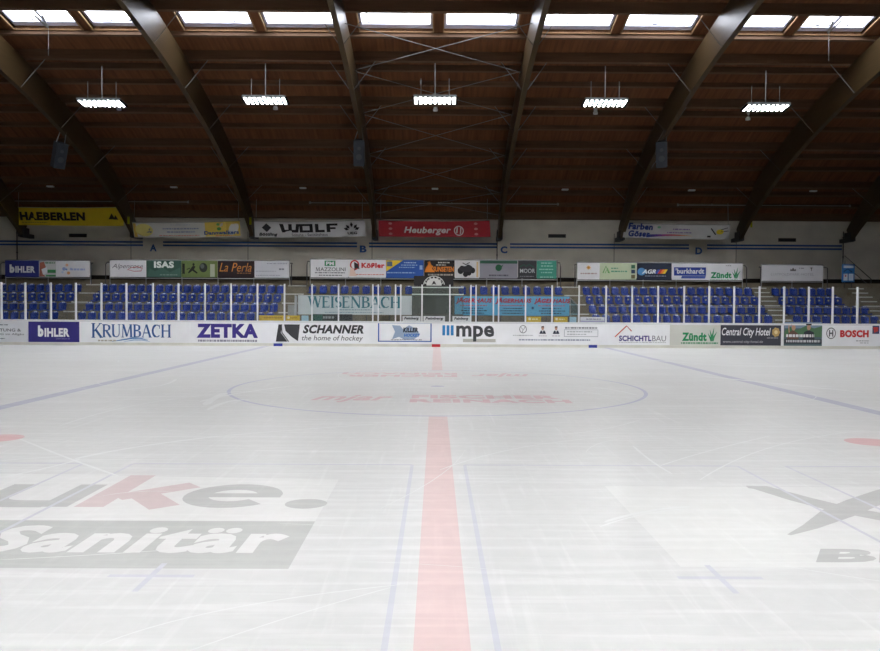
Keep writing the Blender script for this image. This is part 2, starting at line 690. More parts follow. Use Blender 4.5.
# thin blue outlines beside the centre line, laid over the sponsor fields
mb = MB()
ZL = 0.0018
for X in (-0.30, 0.29, -3.43, -3.98, 3.36, 3.91):
    iceq(mb, X - 0.018, X + 0.018, -2.5, 8.5, ZL, M_bluethin)
for a, b in ((-3.43, -0.30), (0.29, 3.36), (3.91, 9.0), (-9.0, -3.98)):
    iceq(mb, a, b, 8.48, 8.53, ZL + 0.0001, M_bluethin)
for X in (-1.90, 1.84):
    iceq(mb, X - 0.28, X + 0.28, 4.93, 4.98, ZL, M_bluethin)
    iceq(mb, X - 0.02, X + 0.02, 4.68, 5.20, ZL + 0.0001, M_bluethin)
ice_mark('outline_marking', mb, 'thin blue guide lines')


def ice_text(mb, s, X0, X1, Y0, Y1, z, m, bold=0.03, shear=0.0, flip=False):
    vs, fs = text_geo(s, bold, shear)
    if flip:
        mb.mesh([(X1 - (X1 - X0) * u, Y1 - (Y1 - Y0) * v, z) for u, v in vs], fs, m)
    else:
        mb.mesh([(X0 + (X1 - X0) * u, Y0 + (Y1 - Y0) * v, z) for u, v in vs], fs, m)


# left sponsor field
mb = MB()
mb.face([(-4.75, 6.24, 0.0006), (-1.03, 6.24, 0.0006), (-1.03, 7.76, 0.0006), (-4.75, 7.98, 0.0006)], M_icew)
iceq(mb, -4.75, -1.03, 5.10, 6.24, 0.0006, M_iceg)
f_left = ice_mark('ice_logo', mb, 'white and grey sponsor field with big lettering')
mb = MB()
zt = 0.0011
# u
mb2 = [(-4.22, 7.50), (-3.98, 7.50)]
for q in stroke2d([(-4.08, 7.5), (-4.08, 7.0)] + arc(-3.78, 6.98, 0.30, 0.22, 180, 270, 6) + [(-3.5, 6.76)], 0.24):
    mb.face([(x, y, zt) for x, y in q], M_icedk)
iceq(mb, -3.54, -3.28, 6.66, 7.5, zt + .00012, M_icedk)
# e (a ring with a bar and a gap)
for q in stroke2d(arc(-1.93, 7.09, 0.34, 0.33, 0, 318, 26), 0.23):
    mb.face([(x, y, zt) for x, y in q], M_icedk)
iceq(mb, -2.2, -1.48, 7.02, 7.17, zt + .00012, M_icedk)
mb.face([(-1.20 + 0.19 * math.cos(2 * math.pi * k / 20), 6.80 + 0.17 * math.sin(2 * math.pi * k / 20), zt) for k in range(20)], M_icedk)
# k
iceq(mb, -3.22, -2.96, 6.66, 7.92, zt, M_icepink)
for k, q in enumerate(stroke2d([(-2.98, 7.0), (-2.42, 7.5)], 0.26) + stroke2d([(-2.86, 7.22), (-2.42, 6.66)], 0.27)):
    mb.face([(x, y, zt + .0001 * (k + 1)) for x, y in q], M_icepink)
ice_text(mb, 'Sanitär', -3.42, -1.16, 5.42, 6.10, zt, M_icew, 0.035)
mb.build('lettering', f_left, face=(0, 0, 1))

# right sponsor field
mb = MB()
iceq(mb, 1.65, 6.2, 5.17, 7.52, 0.0006, M_icew)
f_right = ice_mark('ice_logo', mb, 'white sponsor field with a grey cross stroke')
mb = MB()


def gpts(pts):
    return [gp(x, y) for x, y in pts]


for qk, (pts, w) in enumerate(((gpts([(747, 487), (760, 487.5), (800, 499), (840, 509), (882, 517), (950, 530)]), [0.10, 0.22, 0.26, 0.27, 0.27, 0.2]),
               (gpts([(789, 535), (810, 527), (838, 513), (862, 503), (890, 493), (950, 478)]), [0.03, 0.12, 0.26, 0.27, 0.26, 0.2]))):
    for k, q in enumerate(stroke2d(pts, w)):
        mb.face([(x, y, zt + 0.00015 * qk) for x, y in q], M_icedk)
ice_text(mb, 'BE', 2.63, 3.62, 5.27, 5.57, zt, M_icedk, 0.05, 0.32)
mb.build('lettering', f_right, face=(0, 0, 1))

# lettering inside the centre circle, once for each side of the hall
for flip in (False, True):
    mb = MB()
    a = (lambda y: y) if not flip else (lambda y: 34.55 - y)

    def put(s, x0, x1, y0, y1, bold=0.03, shear=0):
        if flip:
            ice_text(mb, s, -x1, -x0, a(y1), a(y0), zt, M_redtxt, bold, shear, True)
        else:
            ice_text(mb, s, x0, x1, y0, y1, zt, M_redtxt, bold, shear)
    put('FISCHER', -0.51, 2.40, 14.72, 15.30, 0.05)
    put('REINACH', -0.53, 2.52, 14.08, 14.62, 0.05)
    put('mjar', -2.42, -0.86, 14.05, 15.25, 0.03, 0.35)
    ice_mark('ice_lettering', mb, 'faded red lettering in the centre circle' + (', upside down' if flip else ''))

# skate marks: thin pale ribbons, nobody could count them
mb = MB()
rnd = random.Random(11)


RZ = [0.0021]


def ribbon(pts, w, z):
    RZ[0] += 0.000008
    z = RZ[0]
    for q in stroke2d(pts, w):
        mb.face([(x, y, z) for x, y in q], M_scratch)


def bez(a, b, c, n=14):
    return [((1 - t) ** 2 * a[0] + 2 * t * (1 - t) * b[0] + t * t * c[0], (1 - t) ** 2 * a[1] + 2 * t * (1 - t) * b[1] + t * t * c[1]) for t in [k / n for k in range(n + 1)]]


big = [((75, 459), (130, 446), (222, 436), .09), ((222, 436), (290, 430), (380, 424), .05), ((0, 478), (60, 466), (80, 459), .05), ((0, 461), (30, 458), (60, 457), .04),
       ((20, 439), (70, 460), (118, 476), .05), ((128, 389), (170, 387), (176, 379), .10), ((60, 426), (130, 400), (250, 391), .05),
       ((605, 522), (650, 508), (690, 507), .06), ((600, 527), (640, 512), (688, 509), .03), ((200, 402), (222, 394), (300, 385), .12),
       ((560, 387), (600, 385), (640, 396), .08), ((578, 390), (610, 398), (636, 398), .06), ((100, 645), (200, 605), (400, 585), .016), ((190, 651), (290, 615), (390, 588), .014),
       ((633, 446), (650, 462), (672, 474), .04), ((660, 466), (700, 452), (770, 436), .035), ((480, 430), (560, 446), (640, 420), .03),
       ((0, 560), (90, 556), (200, 548), .012), ((440, 470), (520, 440), (640, 436), .03), ((700, 480), (760, 440), (870, 430), .03),
       ((205, 405), (216, 396), (226, 393), .2), ((208, 410), (226, 399), (250, 400), .15), ((700, 376), (760, 382), (860, 392), .2), ((650, 360), (740, 368), (800, 366), .2)]
for a, b, c, w in big:
    ribbon(bez(gp(*a), gp(*b), gp(*c)), [w * 0.75 * s for s in ([.4] + [1] * 13 + [.4])], 0.0075)
for i in range(230):
    x, y = rnd.uniform(-15, 15), 2.0 + 33 * rnd.random() ** 1.3
    if abs(x) > y * 0.75:
        continue
    an = rnd.gauss(0, 0.55)
    ln = rnd.uniform(0.4, 3.5)
    cv = rnd.uniform(-0.35, 0.35) * ln
    d = (math.cos(an), math.sin(an))
    p0, p2 = (x, y), (x + d[0] * ln, y + d[1] * ln)
    p1 = ((p0[0] + p2[0]) / 2 - d[1] * cv, (p0[1] + p2[1]) / 2 + d[0] * cv)
    w = rnd.uniform(0.003, 0.008) * (1 + y / 12)
    ribbon(bez(p0, p1, p2, 8), [w * s for s in [.3, .8, 1, 1, 1, 1, 1, .8, .3]], 0.0070)
sm = mb.build('skate_marks', ice, face=(0, 0, 1))
sm['kind'] = 'stuff'

# ------------------------------------------------------------------ rink boards
boards = thing('rink_boards', 'white rink boards with pale kick plate running round the ice', 'boards', (0, MID, 0))


def sweep(mb, i0, i1, z0, z1, m):
    a, b = rink_loop(i0), rink_loop(i1)
    n = len(a)
    for k in range(n):
        j = (k + 1) % n
        mb.hexa([(a[k][0], a[k][1], z0), (a[j][0], a[j][1], z0), (b[j][0], b[j][1], z0), (b[k][0], b[k][1], z0),
                 (a[k][0], a[k][1], z1), (a[j][0], a[j][1], z1), (b[j][0], b[j][1], z1), (b[k][0], b[k][1], z1)], m)


mb = MB()
sweep(mb, 0.0, -0.10, 0.0, 1.045, M_white)
mb.build('board_face', boards)
mb = MB()
sweep(mb, 0.025, 0.0, 0.0, 0.13, M_kick)
mb.build('kick_plate', boards)
mb = MB()
sweep(mb, 0.03, -0.13, 1.045, 1.13, M_alu)
mb.build('cap_rail', boards)
for x0, x1, m, nm in ((432, 440.5, pm((196, 52, 60)), 'red line mark'), (273.5, 282.5, pm((52, 62, 150)), 'blue line mark'), (589, 597.5, pm((52, 62, 150)), 'blue line mark')):
    mb = MB()
    mb.box(wx(x0, RY1 - .03), wx(x1, RY1 - .03), RY1 - 0.03, RY1 - 0.0255, 0.0, 0.128, m)
    o = mb.build('line_mark', boards)
    o['label'] = nm + ' on the kick plate'

# ------------------------------------------------------------------ adverts on the boards
YB = RY1 - 0.02
ZB = (0.135, 1.04)
GB = 'adverts along the rink boards'
W = (246, 247, 250)
GREY = (120, 122, 126)


def board(label, x0, x1, col=W):
    xm = max(0, min(880, (x0 + x1) / 2))
    yt = 322.2 + (xm - 40) * 0.0042
    yb = 342.3 + min(1.9, (xm - 40) * 0.0045)
    return panel('advertising_board', label, 'advertising board', GB, (x0, x1, yt, yb), ZB, YB, col, 0.018)


o, f = board('white board cut off at the far left end, small grey lettering', -26, 28.2, (228, 230, 234))
f.bars(0, 8, 325, 325.8, GREY, 2)
f.text('ERTRETUNG &', -16, 21, 329, 332, GREY, 0.02)
f.text('WARTUNG im Allgäu', -22, 24, 333.5, 336, GREY, 0.01)
f.bars(-10, 5, 338.5, 339.2, GREY, 3)
f.finish(o)

IND = (58, 52, 128)
o, f = board('indigo board with bold white lettering, second from the left end', 28.4, 79.2, IND)
f.text('b', 38, 43.6, 326, 337.2, W, 0.07)
f.text('IHLER', 44.6, 69.6, 328.6, 337.2, W, 0.05)
f.text('www.bihler.de', 56, 70, 338.4, 339.6, (170, 170, 205), 0.0)
f.disk(77, 324, .6, .6, (40, 36, 90))
f.finish(o)

o, f = board('white board with blue roman capitals above a blue wave', 79.4, 190, W)
TB = (52, 92, 150)
f.roman('KRUMBACH', 91.5, 171, 325, 337.5, TB, 1.12)
f.line([(112, 342), (122, 340.2), (132, 338.6), (140, 338.4), (148, 340.5)], [.3, 1.1, 1.4, 1.2, .3], (86, 134, 190))
f.line([(124, 342), (134, 340.2), (142, 340.2), (150, 341.8)], [.2, .8, .8, .2], (120, 160, 205))
f.bars(98, 116, 340.2, 341.8, (186, 182, 172), 5)
f.finish(o)

o, f = board('white board with heavy violet capitals', 190.2, 274.8, W)
f.text('ZETKA', 196.5, 258, 324.2, 338.2, (66, 54, 140), 0.055)
f.bars(198, 257, 340, 342, (150, 150, 165), 7)
f.finish(o)

o, f = board('white board with slanted dark capitals and a black curved emblem', 275, 376.2, W)
DK = (66, 66, 70)
f.poly([(275.8, 342), (278.5, 325), (282.3, 325), (280.8, 333), (287.5, 342)], DK)
f.line([(281.3, 325.4), (282, 333), (288.6, 342)], 1.0, DK)
f.poly([(284.2, 325), (299.8, 325), (298, 341.5), (291.6, 337.2), (285.6, 331.4)], DK)
f.text('SCHANNER', 302.8, 363.6, 325.2, 333.8, DK, 0.045, 0.25)
f.text('the home of hockey', 301.8, 363, 335.6, 342.2, (98, 98, 102), 0.005, 0.2)
f.finish(o)

o, f = board('white board with a blue outline round a grey-blue splash emblem', 376.6, 432.4, W)
BL = (62, 104, 178)
for q in ((378, 379.2, 323, 342), (430.4, 431.6, 323, 342), (378, 431.6, 322.8, 323.8), (378, 431.6, 341, 342)):
    f.rect(*q, BL)
f.poly([(392, 325.5), (400, 326), (403, 329.5), (409, 325.5), (413, 327.5), (418, 331), (420, 335), (414, 339.5), (405, 340), (399, 337), (392, 339.5), (395, 332)], (160, 178, 204))
f.text('KILLER', 403, 418, 327.8, 332.6, (42, 46, 60), 0.06, 0.15)
f.text('HOCKEY', 404, 420, 333.8, 337, (50, 110, 200), 0.05, 0.15)
f.text('www.killerhockey.de', 391, 422, 339, 340.8, (52, 60, 80), 0.01)
f.finish(o)

o, f = board('white board with three light blue bars before dark lowercase letters', 432.8, 496, W)
f.rect(463, 495.6, 339.0, 342.2, (196, 194, 188))
for k in range(3):
    f.rect(442.4 + 4.2 * k, 445.2 + 4.2 * k, 325.6, 335.6, (58, 142, 206))
f.text('mpe', 456.2, 494, 325.8, 341.6, (74, 76, 80), 0.03)
f.finish(o)

o, f = board('white board with two small portraits and a round line emblem', 496.4, 605.6, W)
f.ring(523, 329.4, 3.4, 3.6, 0.6, GREY)
f.line([(521, 327.5), (523, 330), (525.5, 327)], 0.5, GREY)
f.line([(523, 330), (522, 332.4)], 0.5, GREY)
f.bars(513, 533, 335, 335.8, (176, 178, 182), 8)
for cx in (542.6, 556):
    f.poly([(cx - 3.4, 333.8), (cx - 2, 330.6), (cx + 2, 330.6), (cx + 3.4, 333.8)], (62, 66, 84))
    f.poly([(cx - .6, 330.5), (cx + .6, 330.5), (cx, 333)], W)
    f.disk(cx, 328.4, 1.3, 1.9, (196, 156, 138))
    f.poly([(cx - 1.4, 328), (cx - 1.2, 326.4), (cx + 1.2, 326.2), (cx + 1.4, 328), (cx, 327.2)], (70, 54, 44))
    f.bars(cx - 4, cx + 4, 335.4, 336.1, (176, 178, 182), int(cx))
f.bars(565, 597, 327, 328.6, (140, 142, 148), 9)
for q in ((564, 598, 329.4, 329.9), (564, 598, 336.0, 336.5), (564, 564.5, 329.4, 336.5), (597.5, 598, 329.4, 336.5)):
    f.rect(*q, (176, 178, 184))
f.bars(567, 592, 331, 332.1, (186, 188, 192), 10)
f.bars(567, 586, 333.6, 334.6, (186, 188, 192), 11)
f.bars(519, 590, 339, 340.3, (150, 156, 178), 12)
f.finish(o)

o, f = board('white board with a red gable line over violet and grey capitals', 606, 669.8, W)
f.line([(615, 336.5), (626.5, 326), (631.5, 331)], 1.0, (196, 50, 56))
f.text('SCHICHTL', 619, 651.4, 335.2, 340.6, (66, 56, 132), 0.04)
f.text('BAU', 652.2, 666, 335.2, 340.6, (128, 126, 136), 0.0)
f.bars(619, 666, 341.4, 342.0, (186, 186, 190), 13)
f.finish(o)

GRN = (34, 138, 88)
o, f = board('off-white board with green lettering and green grass blades', 670, 720.2, (212, 213, 206))
f.text('Zündt', 682, 706.6, 332.2, 340.2, GRN, 0.05)
f.bars(681, 718, 341.4, 342.8, (74, 150, 108), 14)


def blades(f, cx, yb, s, col):
    for dx, top, bend in ((-3.0, -8, -2.0), (-1.2, -11.5, -1.4), (1.0, -13.5, 1.2), (3.0, -9.5, 2.6)):
        f.line([(cx + dx * .4 * s, yb), (cx + dx * .7 * s, yb + top * .5 * s), (cx + (dx + bend) * s * .9, yb + top * s)], [0.7 * s, 1.5 * s, .2], col)


blades(f, 712, 340.4, 0.95, GRN)
f.finish(o)

o, f = board('charcoal board with white cursive lettering and a gold blossom', 720.6, 781, (70, 70, 80))
f.text('Central City Hotel', 721.8, 770.6, 327.6, 337.0, W, 0.012, 0.25)
f.text('www.central-city-hotel.de', 723, 763, 339.4, 342.4, (190, 190, 196), 0.0, 0.1)
f.bars(767, 778, 336.6, 337.4, (160, 160, 165), 15)
for k in range(7):
    a = k * 2 * math.pi / 7
    f.disk(775.8 + 2.4 * math.cos(a), 331.6 + 2.6 * math.sin(a), 1.7, 1.9, (198, 164, 104), 10)
f.disk(775.8, 331.6, 1.8, 1.8, (236, 214, 160))
f.finish(o)

o, f = board('photo board of two people before green hills', 784, 822, (84, 104, 112))
f.rect(784.3, 821.7, 322.3, 328, (128, 146, 170))
f.poly([(784.3, 331), (790, 326.6), (797, 329.6), (806, 325.6), (814, 328), (821.7, 326), (821.7, 336), (784.3, 336)], (84, 120, 88))
f.poly([(786, 342), (788.5, 332), (793, 329.6), (798, 333), (799, 342)], (112, 84, 72))
f.disk(793.4, 327.4, 2.0, 2.8, (194, 150, 126))
f.line([(789, 332), (788.6, 326), (792, 324.6)], 1.1, (194, 150, 126))
f.poly([(802, 342), (804, 331.4), (808.5, 329.6), (813.5, 331.6), (815, 342)], (56, 58, 66))
f.disk(808.6, 327.2, 1.9, 2.7, (188, 144, 122))
f.rect(805.8, 811.4, 323.8, 325.2, (50, 46, 46))
f.rect(784.3, 821.7, 338.2, 342.2, (58, 60, 68))
f.bars(786, 814, 333.6, 336.2, (232, 232, 232), 17)
f.bars(786, 820, 338.8, 341, (200, 200, 204), 18)
f.finish(o)

o, f = board('white board with red capitals and a grey round emblem', 822.6, 871.8, W)
f.ring(831, 332.6, 4.4, 4.8, 0.8, (104, 106, 110))
f.rect(829.6, 832.4, 331.9, 333.3, (104, 106, 110))
f.rect(828.8, 830, 329.6, 335.6, (104, 106, 110))
f.rect(832, 833.2, 329.6, 335.6, (104, 106, 110))
f.text('BOSCH', 840, 868.6, 329.6, 336.2, (206, 48, 52), 0.055)
f.bars(856, 869, 339, 339.8, (170, 170, 174), 19)
f.bars(860, 869, 341, 341.6, (170, 170, 174), 20)
f.finish(o)

o, f = board('white board cut off at the far right end, small dark picture square', 872, 899, W)
f.rect(872.3, 879.2, 325.6, 333, (74, 78, 112))
f.poly([(873, 327), (878, 327), (878, 330.5), (874, 332)], (196, 70, 66))
f.finish(o)

# ------------------------------------------------------------------ rink glass and posts
YG = RY1 + 0.04
ZG0, ZG1 = 1.13, 2.74
posts = [-23.5, 1.5, 25.5, 51, 76, 101.5, 126.5, 153, 178.5, 205, 231, 257.5, 284.5, 312, 338.5, 372.8, 378.2, 395.5, 400.7, 422, 449.8,
         470.8, 476, 493.4, 498.6, 525.5, 552, 579, 606, 632, 658, 684, 709, 734, 759.3, 784, 808.6, 832.5, 857.3, 882]
mb = MB()
mb.rbox(-0.028, 0.028, -0.05, 0.05, 0, ZG1 - ZG0 + 0.03, 0.012, M_alu)
post0 = mb.build('glass_post', loc=(0, 0, 0))
PX = [wx(x, YG) for x in posts]
for i, X in enumerate(PX):
    if i == 0:
        p = post0
    else:
        p = post0.copy()
        C.objects.link(p)
    p.location = (X, YG, ZG0)
    near = 'left end' if i < len(PX) / 2 else 'right end'
    n = i + 1 if i < len(PX) / 2 else len(PX) - i
    tag(p, 'white upright rink glass post, %s from the %s of the far boards' % (nth(n), near), 'glass post', 'posts of the rink glass')
for i in range(len(PX) - 1):
    a, b = PX[i] + 0.047, PX[i + 1] - 0.047
    if b - a < 0.25:
        continue
    mb = MB()
    mb.box(a, b, YG - 0.006, YG + 0.006, ZG0, ZG1, M_glass)
    o = mb.build('rink_glass', loc=((a + b) / 2, YG, ZG0))
    near = 'left end' if i < len(PX) / 2 else 'right end'
    n = i + 1 if i < len(PX) / 2 else len(PX) - 1 - i
    tag(o, 'clear rink glass pane, %s from the %s of the far boards' % (nth(n), near), 'glass pane', 'rink glass panes')

# ------------------------------------------------------------------ stand
Y0T, DT, Z0T, RT = 38.15, 0.85, 0.98, 0.49
stand = MB()
XE = 34
for k in range(4):
    stand.box(-XE, XE, Y0T + DT * k, 49, Z0T + RT * (k - 1) if k else -0.02, Z0T + RT * k, M_tread)
ZT = Z0T + RT * 4 - 0.02        # terrace
stand.box(-XE, XE, Y0T + DT * 4, 49, ZT - RT, ZT, M_tread)
stand.box(-XE, XE, Y0T + DT * 4 + 0.35, 49, ZT, ZT + 0.28, M_tread)
st = struct(stand.build('floor_stand', loc=(0, 44, 0)))
AISLES = [(-18.68, 1.0), (-7.62, 1.15), (7.32, 1.15), (17.62, 0.95), (22.95, 1.0)]
mb = MB()
nb = MB()
for ax, w in AISLES:
    for k in range(5):
        yk, zk = Y0T + DT * k, Z0T + RT * k
        if k == 4:
            zk = ZT
        # half step in front of each tread and a pale edge on both
        mb.box(ax - w / 2, ax + w / 2, yk - DT / 2, yk + 0.01, zk - RT - (0.5 if k == 0 else 0), zk - RT / 2, M_tread)
        full = w * 0.86
        nb.box(ax - full / 2, ax + full / 2, yk - 0.012, yk + 0.10, zk - 0.055, zk + 0.006, M_nosing)
        if ax > 10:
            nb.box(ax - full / 2, ax + full / 2, yk - DT / 2 - 0.012, yk - DT / 2 + 0.08, zk - RT / 2 - 0.05, zk - RT / 2 + 0.006, M_nosing)
mb.build('aisle_steps', st)
nb.build('step_edges', st)

# ------------------------------------------------------------------ seats
def seat_parts():
    root = thing('stadium_seat', 'blue plastic stadium seat', 'seat', (0, 0, 0))
    # backrest: shell with rounded shoulders, a curved section and a rolled top rim
    nx, nz = 8, 8
    w, h = 0.41, 0.385
    front, back = [], []
    for j in range(nz + 1):
        t = j / nz
        half = w / 2 * (0.86 + 0.14 * math.sin(min(1, t * 1.7) * math.pi / 2))
        if t > 0.72:
            q = (t - 0.72) / 0.28
            half *= math.sqrt(max(0.0, 1 - (q * 0.72) ** 2.4))
        for i in range(nx + 1):
            u = -1 + 2 * i / nx
            x = half * u
            y = 0.10 + 0.05 * t - 0.055 * u * u + (0.05 * ((t - 0.82) / 0.18) ** 2 if t > 0.82 else 0)
            z = 0.06 + h * t - (0.03 * u * u if t > 0.9 else 0)
            front.append((x, y, z))
            back.append((x, y + 0.03, z - (0.012 if t > 0.9 else 0)))
    m = MB()
    n = len(front)
    fs = []
    idx = lambda i, j: j * (nx + 1) + i
    for j in range(nz):
        for i in range(nx):
            a, b, c, d = idx(i, j), idx(i + 1, j), idx(i + 1, j + 1), idx(i, j + 1)
            fs.append((a, b, c, d))
            fs.append((n + d, n + c, n + b, n + a))
    rim = [idx(i, 0) for i in range(nx + 1)] + [idx(nx, j) for j in range(1, nz + 1)] + [idx(i, nz) for i in range(nx - 1, -1, -1)] + [idx(0, j) for j in range(nz - 1, 0, -1)]
    for k in range(len(rim)):
        a, b = rim[k], rim[(k + 1) % len(rim)]
        fs.append((b, a, n + a, n + b))
    m.mesh(front + back, fs, M_seat)
    top = [front[idx(i, nz)] for i in range(nx + 1)]
    m.tube([(p[0], p[1] + 0.012, p[2] - 0.006) for p in top], 0.032, M_rim, 8)
    for c in (3, 5):  # pale stubs on the rim, highlights put in as colour and shape
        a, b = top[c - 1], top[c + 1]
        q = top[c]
        m.tube([(a[0] * .4 + q[0] * .6, q[1] + 0.006, q[2] - 0.002), (q[0], q[1] + 0.006, q[2] - 0.002), (b[0] * .5 + q[0] * .5, q[1] + 0.006, (q[2] + b[2]) / 2 - 0.002)], 0.042, M_glint, 8)
    m.build('backrest', root, smooth=True)
    # seat pan with a rolled front lip and raised sides
    m = MB()
    top, bot = [], []
    for j in range(7):
        t = j / 6
        for i in range(7):
            u = -1 + 2 * i / 6
            x = 0.21 * u * (0.92 + 0.08 * t)
            y = -0.24 + 0.36 * t
            z = 0.075 + 0.03 * u * u - (0.045 * (1 - t / 0.25) ** 2 if t < 0.25 else 0) - 0.015 * t
            top.append((x, y, z))
            bot.append((x, y, z - 0.025))
    fs = []
    n = 49
    for j in range(6):
        for i in range(6):
            a, b, c, d = j * 7 + i, j * 7 + i + 1, j * 7 + i + 8, j * 7 + i + 7
            fs += [(a, b, c, d), (n + d, n + c, n + b, n + a)]
    rim = list(range(7)) + [7 * j + 6 for j in range(1, 7)] + [42 + i for i in range(5, -1, -1)] + [7 * j for j in range(5, 0, -1)]
    for k in range(len(rim)):
        a, b = rim[k], rim[(k + 1) % len(rim)]
        fs.append((b, a, n + a, n + b))
    m.mesh(top + bot, fs, M_seat)
    m.build('seat_pan', root, smooth=True)
    m = MB()
    for s in (-1, 1):
        m.box(s * 0.12 - 0.02, s * 0.12 + 0.02, -0.16, 0.13, 0.0, 0.05, M_bracket)
    m.box(-0.03, 0.03, 0.13, 0.16, 0.0, 0.26, M_bracket)
    m.build('bracket', root)
    return root


seat0 = seat_parts()
_m = MB()
_m.tube([(0.0, 0.09, 0.27), (0.0, 0.115, 0.27)], 0.045, mat('seat_tag', (176, 172, 128), 0.5, 0.3), 10)
_o = _m.build('number_tag')
tag_mesh = _o.data
bpy.data.objects.remove(_o)

first = [True]


def put_seat(x, y, z, label, group):
    if first[0]:
        r = seat0
        first[0] = False
    else:
        r = seat0.copy()
        C.objects.link(r)
        for ch in seat0.children:
            c = ch.copy()
            C.objects.link(c)
            c.parent = r
    if 'second row' in label:
        c = bpy.data.objects.new('number_tag', tag_mesh)
        C.objects.link(c)
        c.parent = r
    r.location = (x, y, z)
    r.rotation_euler = (random.uniform(-.03, .03), 0, random.uniform(-0.04, 0.04))
    tag(r, label, 'seat', group)


ROWN = ['bottom row', 'third row down', 'second row down', 'top row']
blocks = [('far left block', -23.95, -19.40, 10, (0, 1, 2, 3)),
          ('wide block left of centre', -18.00, -8.45, 20, (0, 1, 2, 3)),
          ('block right of centre', 8.10, 16.88, 18, (0, 1, 2, 3))]
for nm, xa, xb, n, rows in blocks:
    for k in rows:
        for i in range(n):
            put_seat(xa + (xb - xa) * i / (n - 1), Y0T + DT * k + 0.40, Z0T + RT * k,
                     'blue plastic seat, %s of the %s, %s from left' % (ROWN[k], nm, nth(i + 1)), 'seats of the ' + nm)
for k in range(4):
    n = 9 if k < 2 else 7
    for i in range(n):
        put_seat(18.36 + 0.495 * i, Y0T + DT * k + 0.40, Z0T + RT * k,
                 'blue plastic seat, %s of the far right block, %s from left' % (ROWN[k], nth(i + 1)), 'seats of the far right block')
j = 0
for i in range(24):
    X = -6.72 + 13.3 * i / 23
    if -1.15 < X < 0.95:
        continue
    j += 1
    side = 'left' if X < 0 else 'right'
    put_seat(X, Y0T + DT * 3 + 0.40, Z0T + RT * 3, 'blue plastic seat in the single row above the middle banners, %s from left' % nth(j), 'seats of the centre block')

# front rail of the seating blocks
for nm, xa, xb in (('far left block', -24.3, -19.2), ('block left of centre', -18.3, -8.1), ('block right of centre', 7.9, 17.2), ('far right block', 18.1, 22.8)):
    mb = MB()
    yr = 37.7
    zr = atY(wx(440, yr) * 0 + 440, 305.6, yr)[1]
    mb.tube([(xa, yr, zr), (xb, yr, zr)], 0.014, M_steel, 6)
    o = mb.build('handrail', loc=((xa + xb) / 2, yr, 0))
    tag(o, 'thin steel front rail of the %s' % nm, 'railing', 'front rails of the seating')
    n = max(2, int((xb - xa) / 2.4))
    for i in range(n + 1):
        X = xa + (xb - xa) * i / n
        pb = MB()
        pb.tube([(X, yr, -0.02), (X, yr, zr)], 0.012, M_darksteel, 6)
        pb.build('rail_post', o)

# ------------------------------------------------------------------ terrace rail with its sign boards
YT = Y0T + DT * 4 + 0.10
DZ = [0.0]
ZS0, ZS1 = 3.30, 4.335
GT = 'sign boards along the terrace rail'


def sign(label, x0, x1, col, yt=261, yb=278):
    return panel('sign_board', label, 'sign board', GT, (x0, x1, yt, yb), (ZS0 + 0.06 + DZ[0] * .3, ZS1 + DZ[0]), YT, col, 0.03, None)


def rail(label, x0, x1, dz):
    a, b = wx(x0, YT, 270), wx(x1, YT, 270)
    o = thing('terrace_railing', label, 'railing', ((a + b) / 2, YT + 0.06, ZT), 'railings of the terrace')
    mb = MB()
    DZ[0] = dz
    for z in (ZS0 + dz * .3, ZS1 + 0.03 + dz):
        mb.tube([(a, YT + 0.06, z), (b, YT + 0.06, z)], 0.028, M_steel, 8)
    mb.build('rail', o)
    n = max(1, round((b - a) / 1.9))
    for i in range(n + 1):
        X = a + (b - a) * i / n
        mb = MB()
        mb.tube([(X, YT + 0.06, ZT), (X, YT + 0.06, ZS1 + 0.03 + dz)], 0.024, M_steel, 8)
        mb.build('rail_post', o)
    for X in (a, b):
        mb = MB()
        xo = X + (-0.14 if X == a else 0.14)
        mb.tube([(X, YT + 0.06, ZS1 - 0.1 + dz), (xo, YT + 0.06, ZS1 - 0.1 + dz), (xo, YT - 0.15, ZS1 - 0.32), (xo, YT - 0.16, ZT - 0.02)], 0.024, M_darksteel, 8)
        mb.build('end_loop', o)


WS = (222, 222, 226)
NAVY = (40, 46, 120)
rail('grey tube terrace rail carrying the far left sign boards', 5, 90, -0.15)
o, f = sign('navy sign board with bold white lettering at far left', 5, 38.8, NAVY)
f.text('b', 9.6, 14.6, 265, 274, WS, 0.07)
f.text('IHLER', 15.4, 35.2, 266.8, 273.8, WS, 0.05)
f.finish(o)
o, f = sign('narrow sign board with red, white and green picture shapes', 39, 56.2, (200, 202, 200))
f.poly([(39.4, 277.6), (40, 263), (44, 262), (46, 268), (43, 273), (45, 277.6)], (176, 104, 84))
f.poly([(41.5, 270), (47, 267.5), (48, 274), (43, 276)], WS)
f.rect(47.5, 55.8, 270.4, 273.8, (64, 140, 84))
f.bars(45, 55, 262.4, 264, (90, 140, 100), 31)
f.rect(46, 55.8, 276, 277.6, (64, 140, 84))
f.finish(o)
o, f = sign('white sign board with scattered pale blue and orange dots', 56.4, 89.5, WS)
for cx, cy, r, c in ((64, 269.5, 1.8, (150, 170, 214)), (67, 265.4, 1.5, (226, 180, 150)), (68.6, 273.8, 1.6, (230, 170, 120)), (71, 269.5, 1.2, (168, 184, 220)), (62.5, 273, 1.2, (190, 202, 226)), (66.5, 270, 1.0, (120, 150, 206))):
    f.disk(cx, cy, r, r * 1.05, c, 12)
f.bars(71, 85, 269, 271, (168, 182, 220), 33)
f.finish(o)

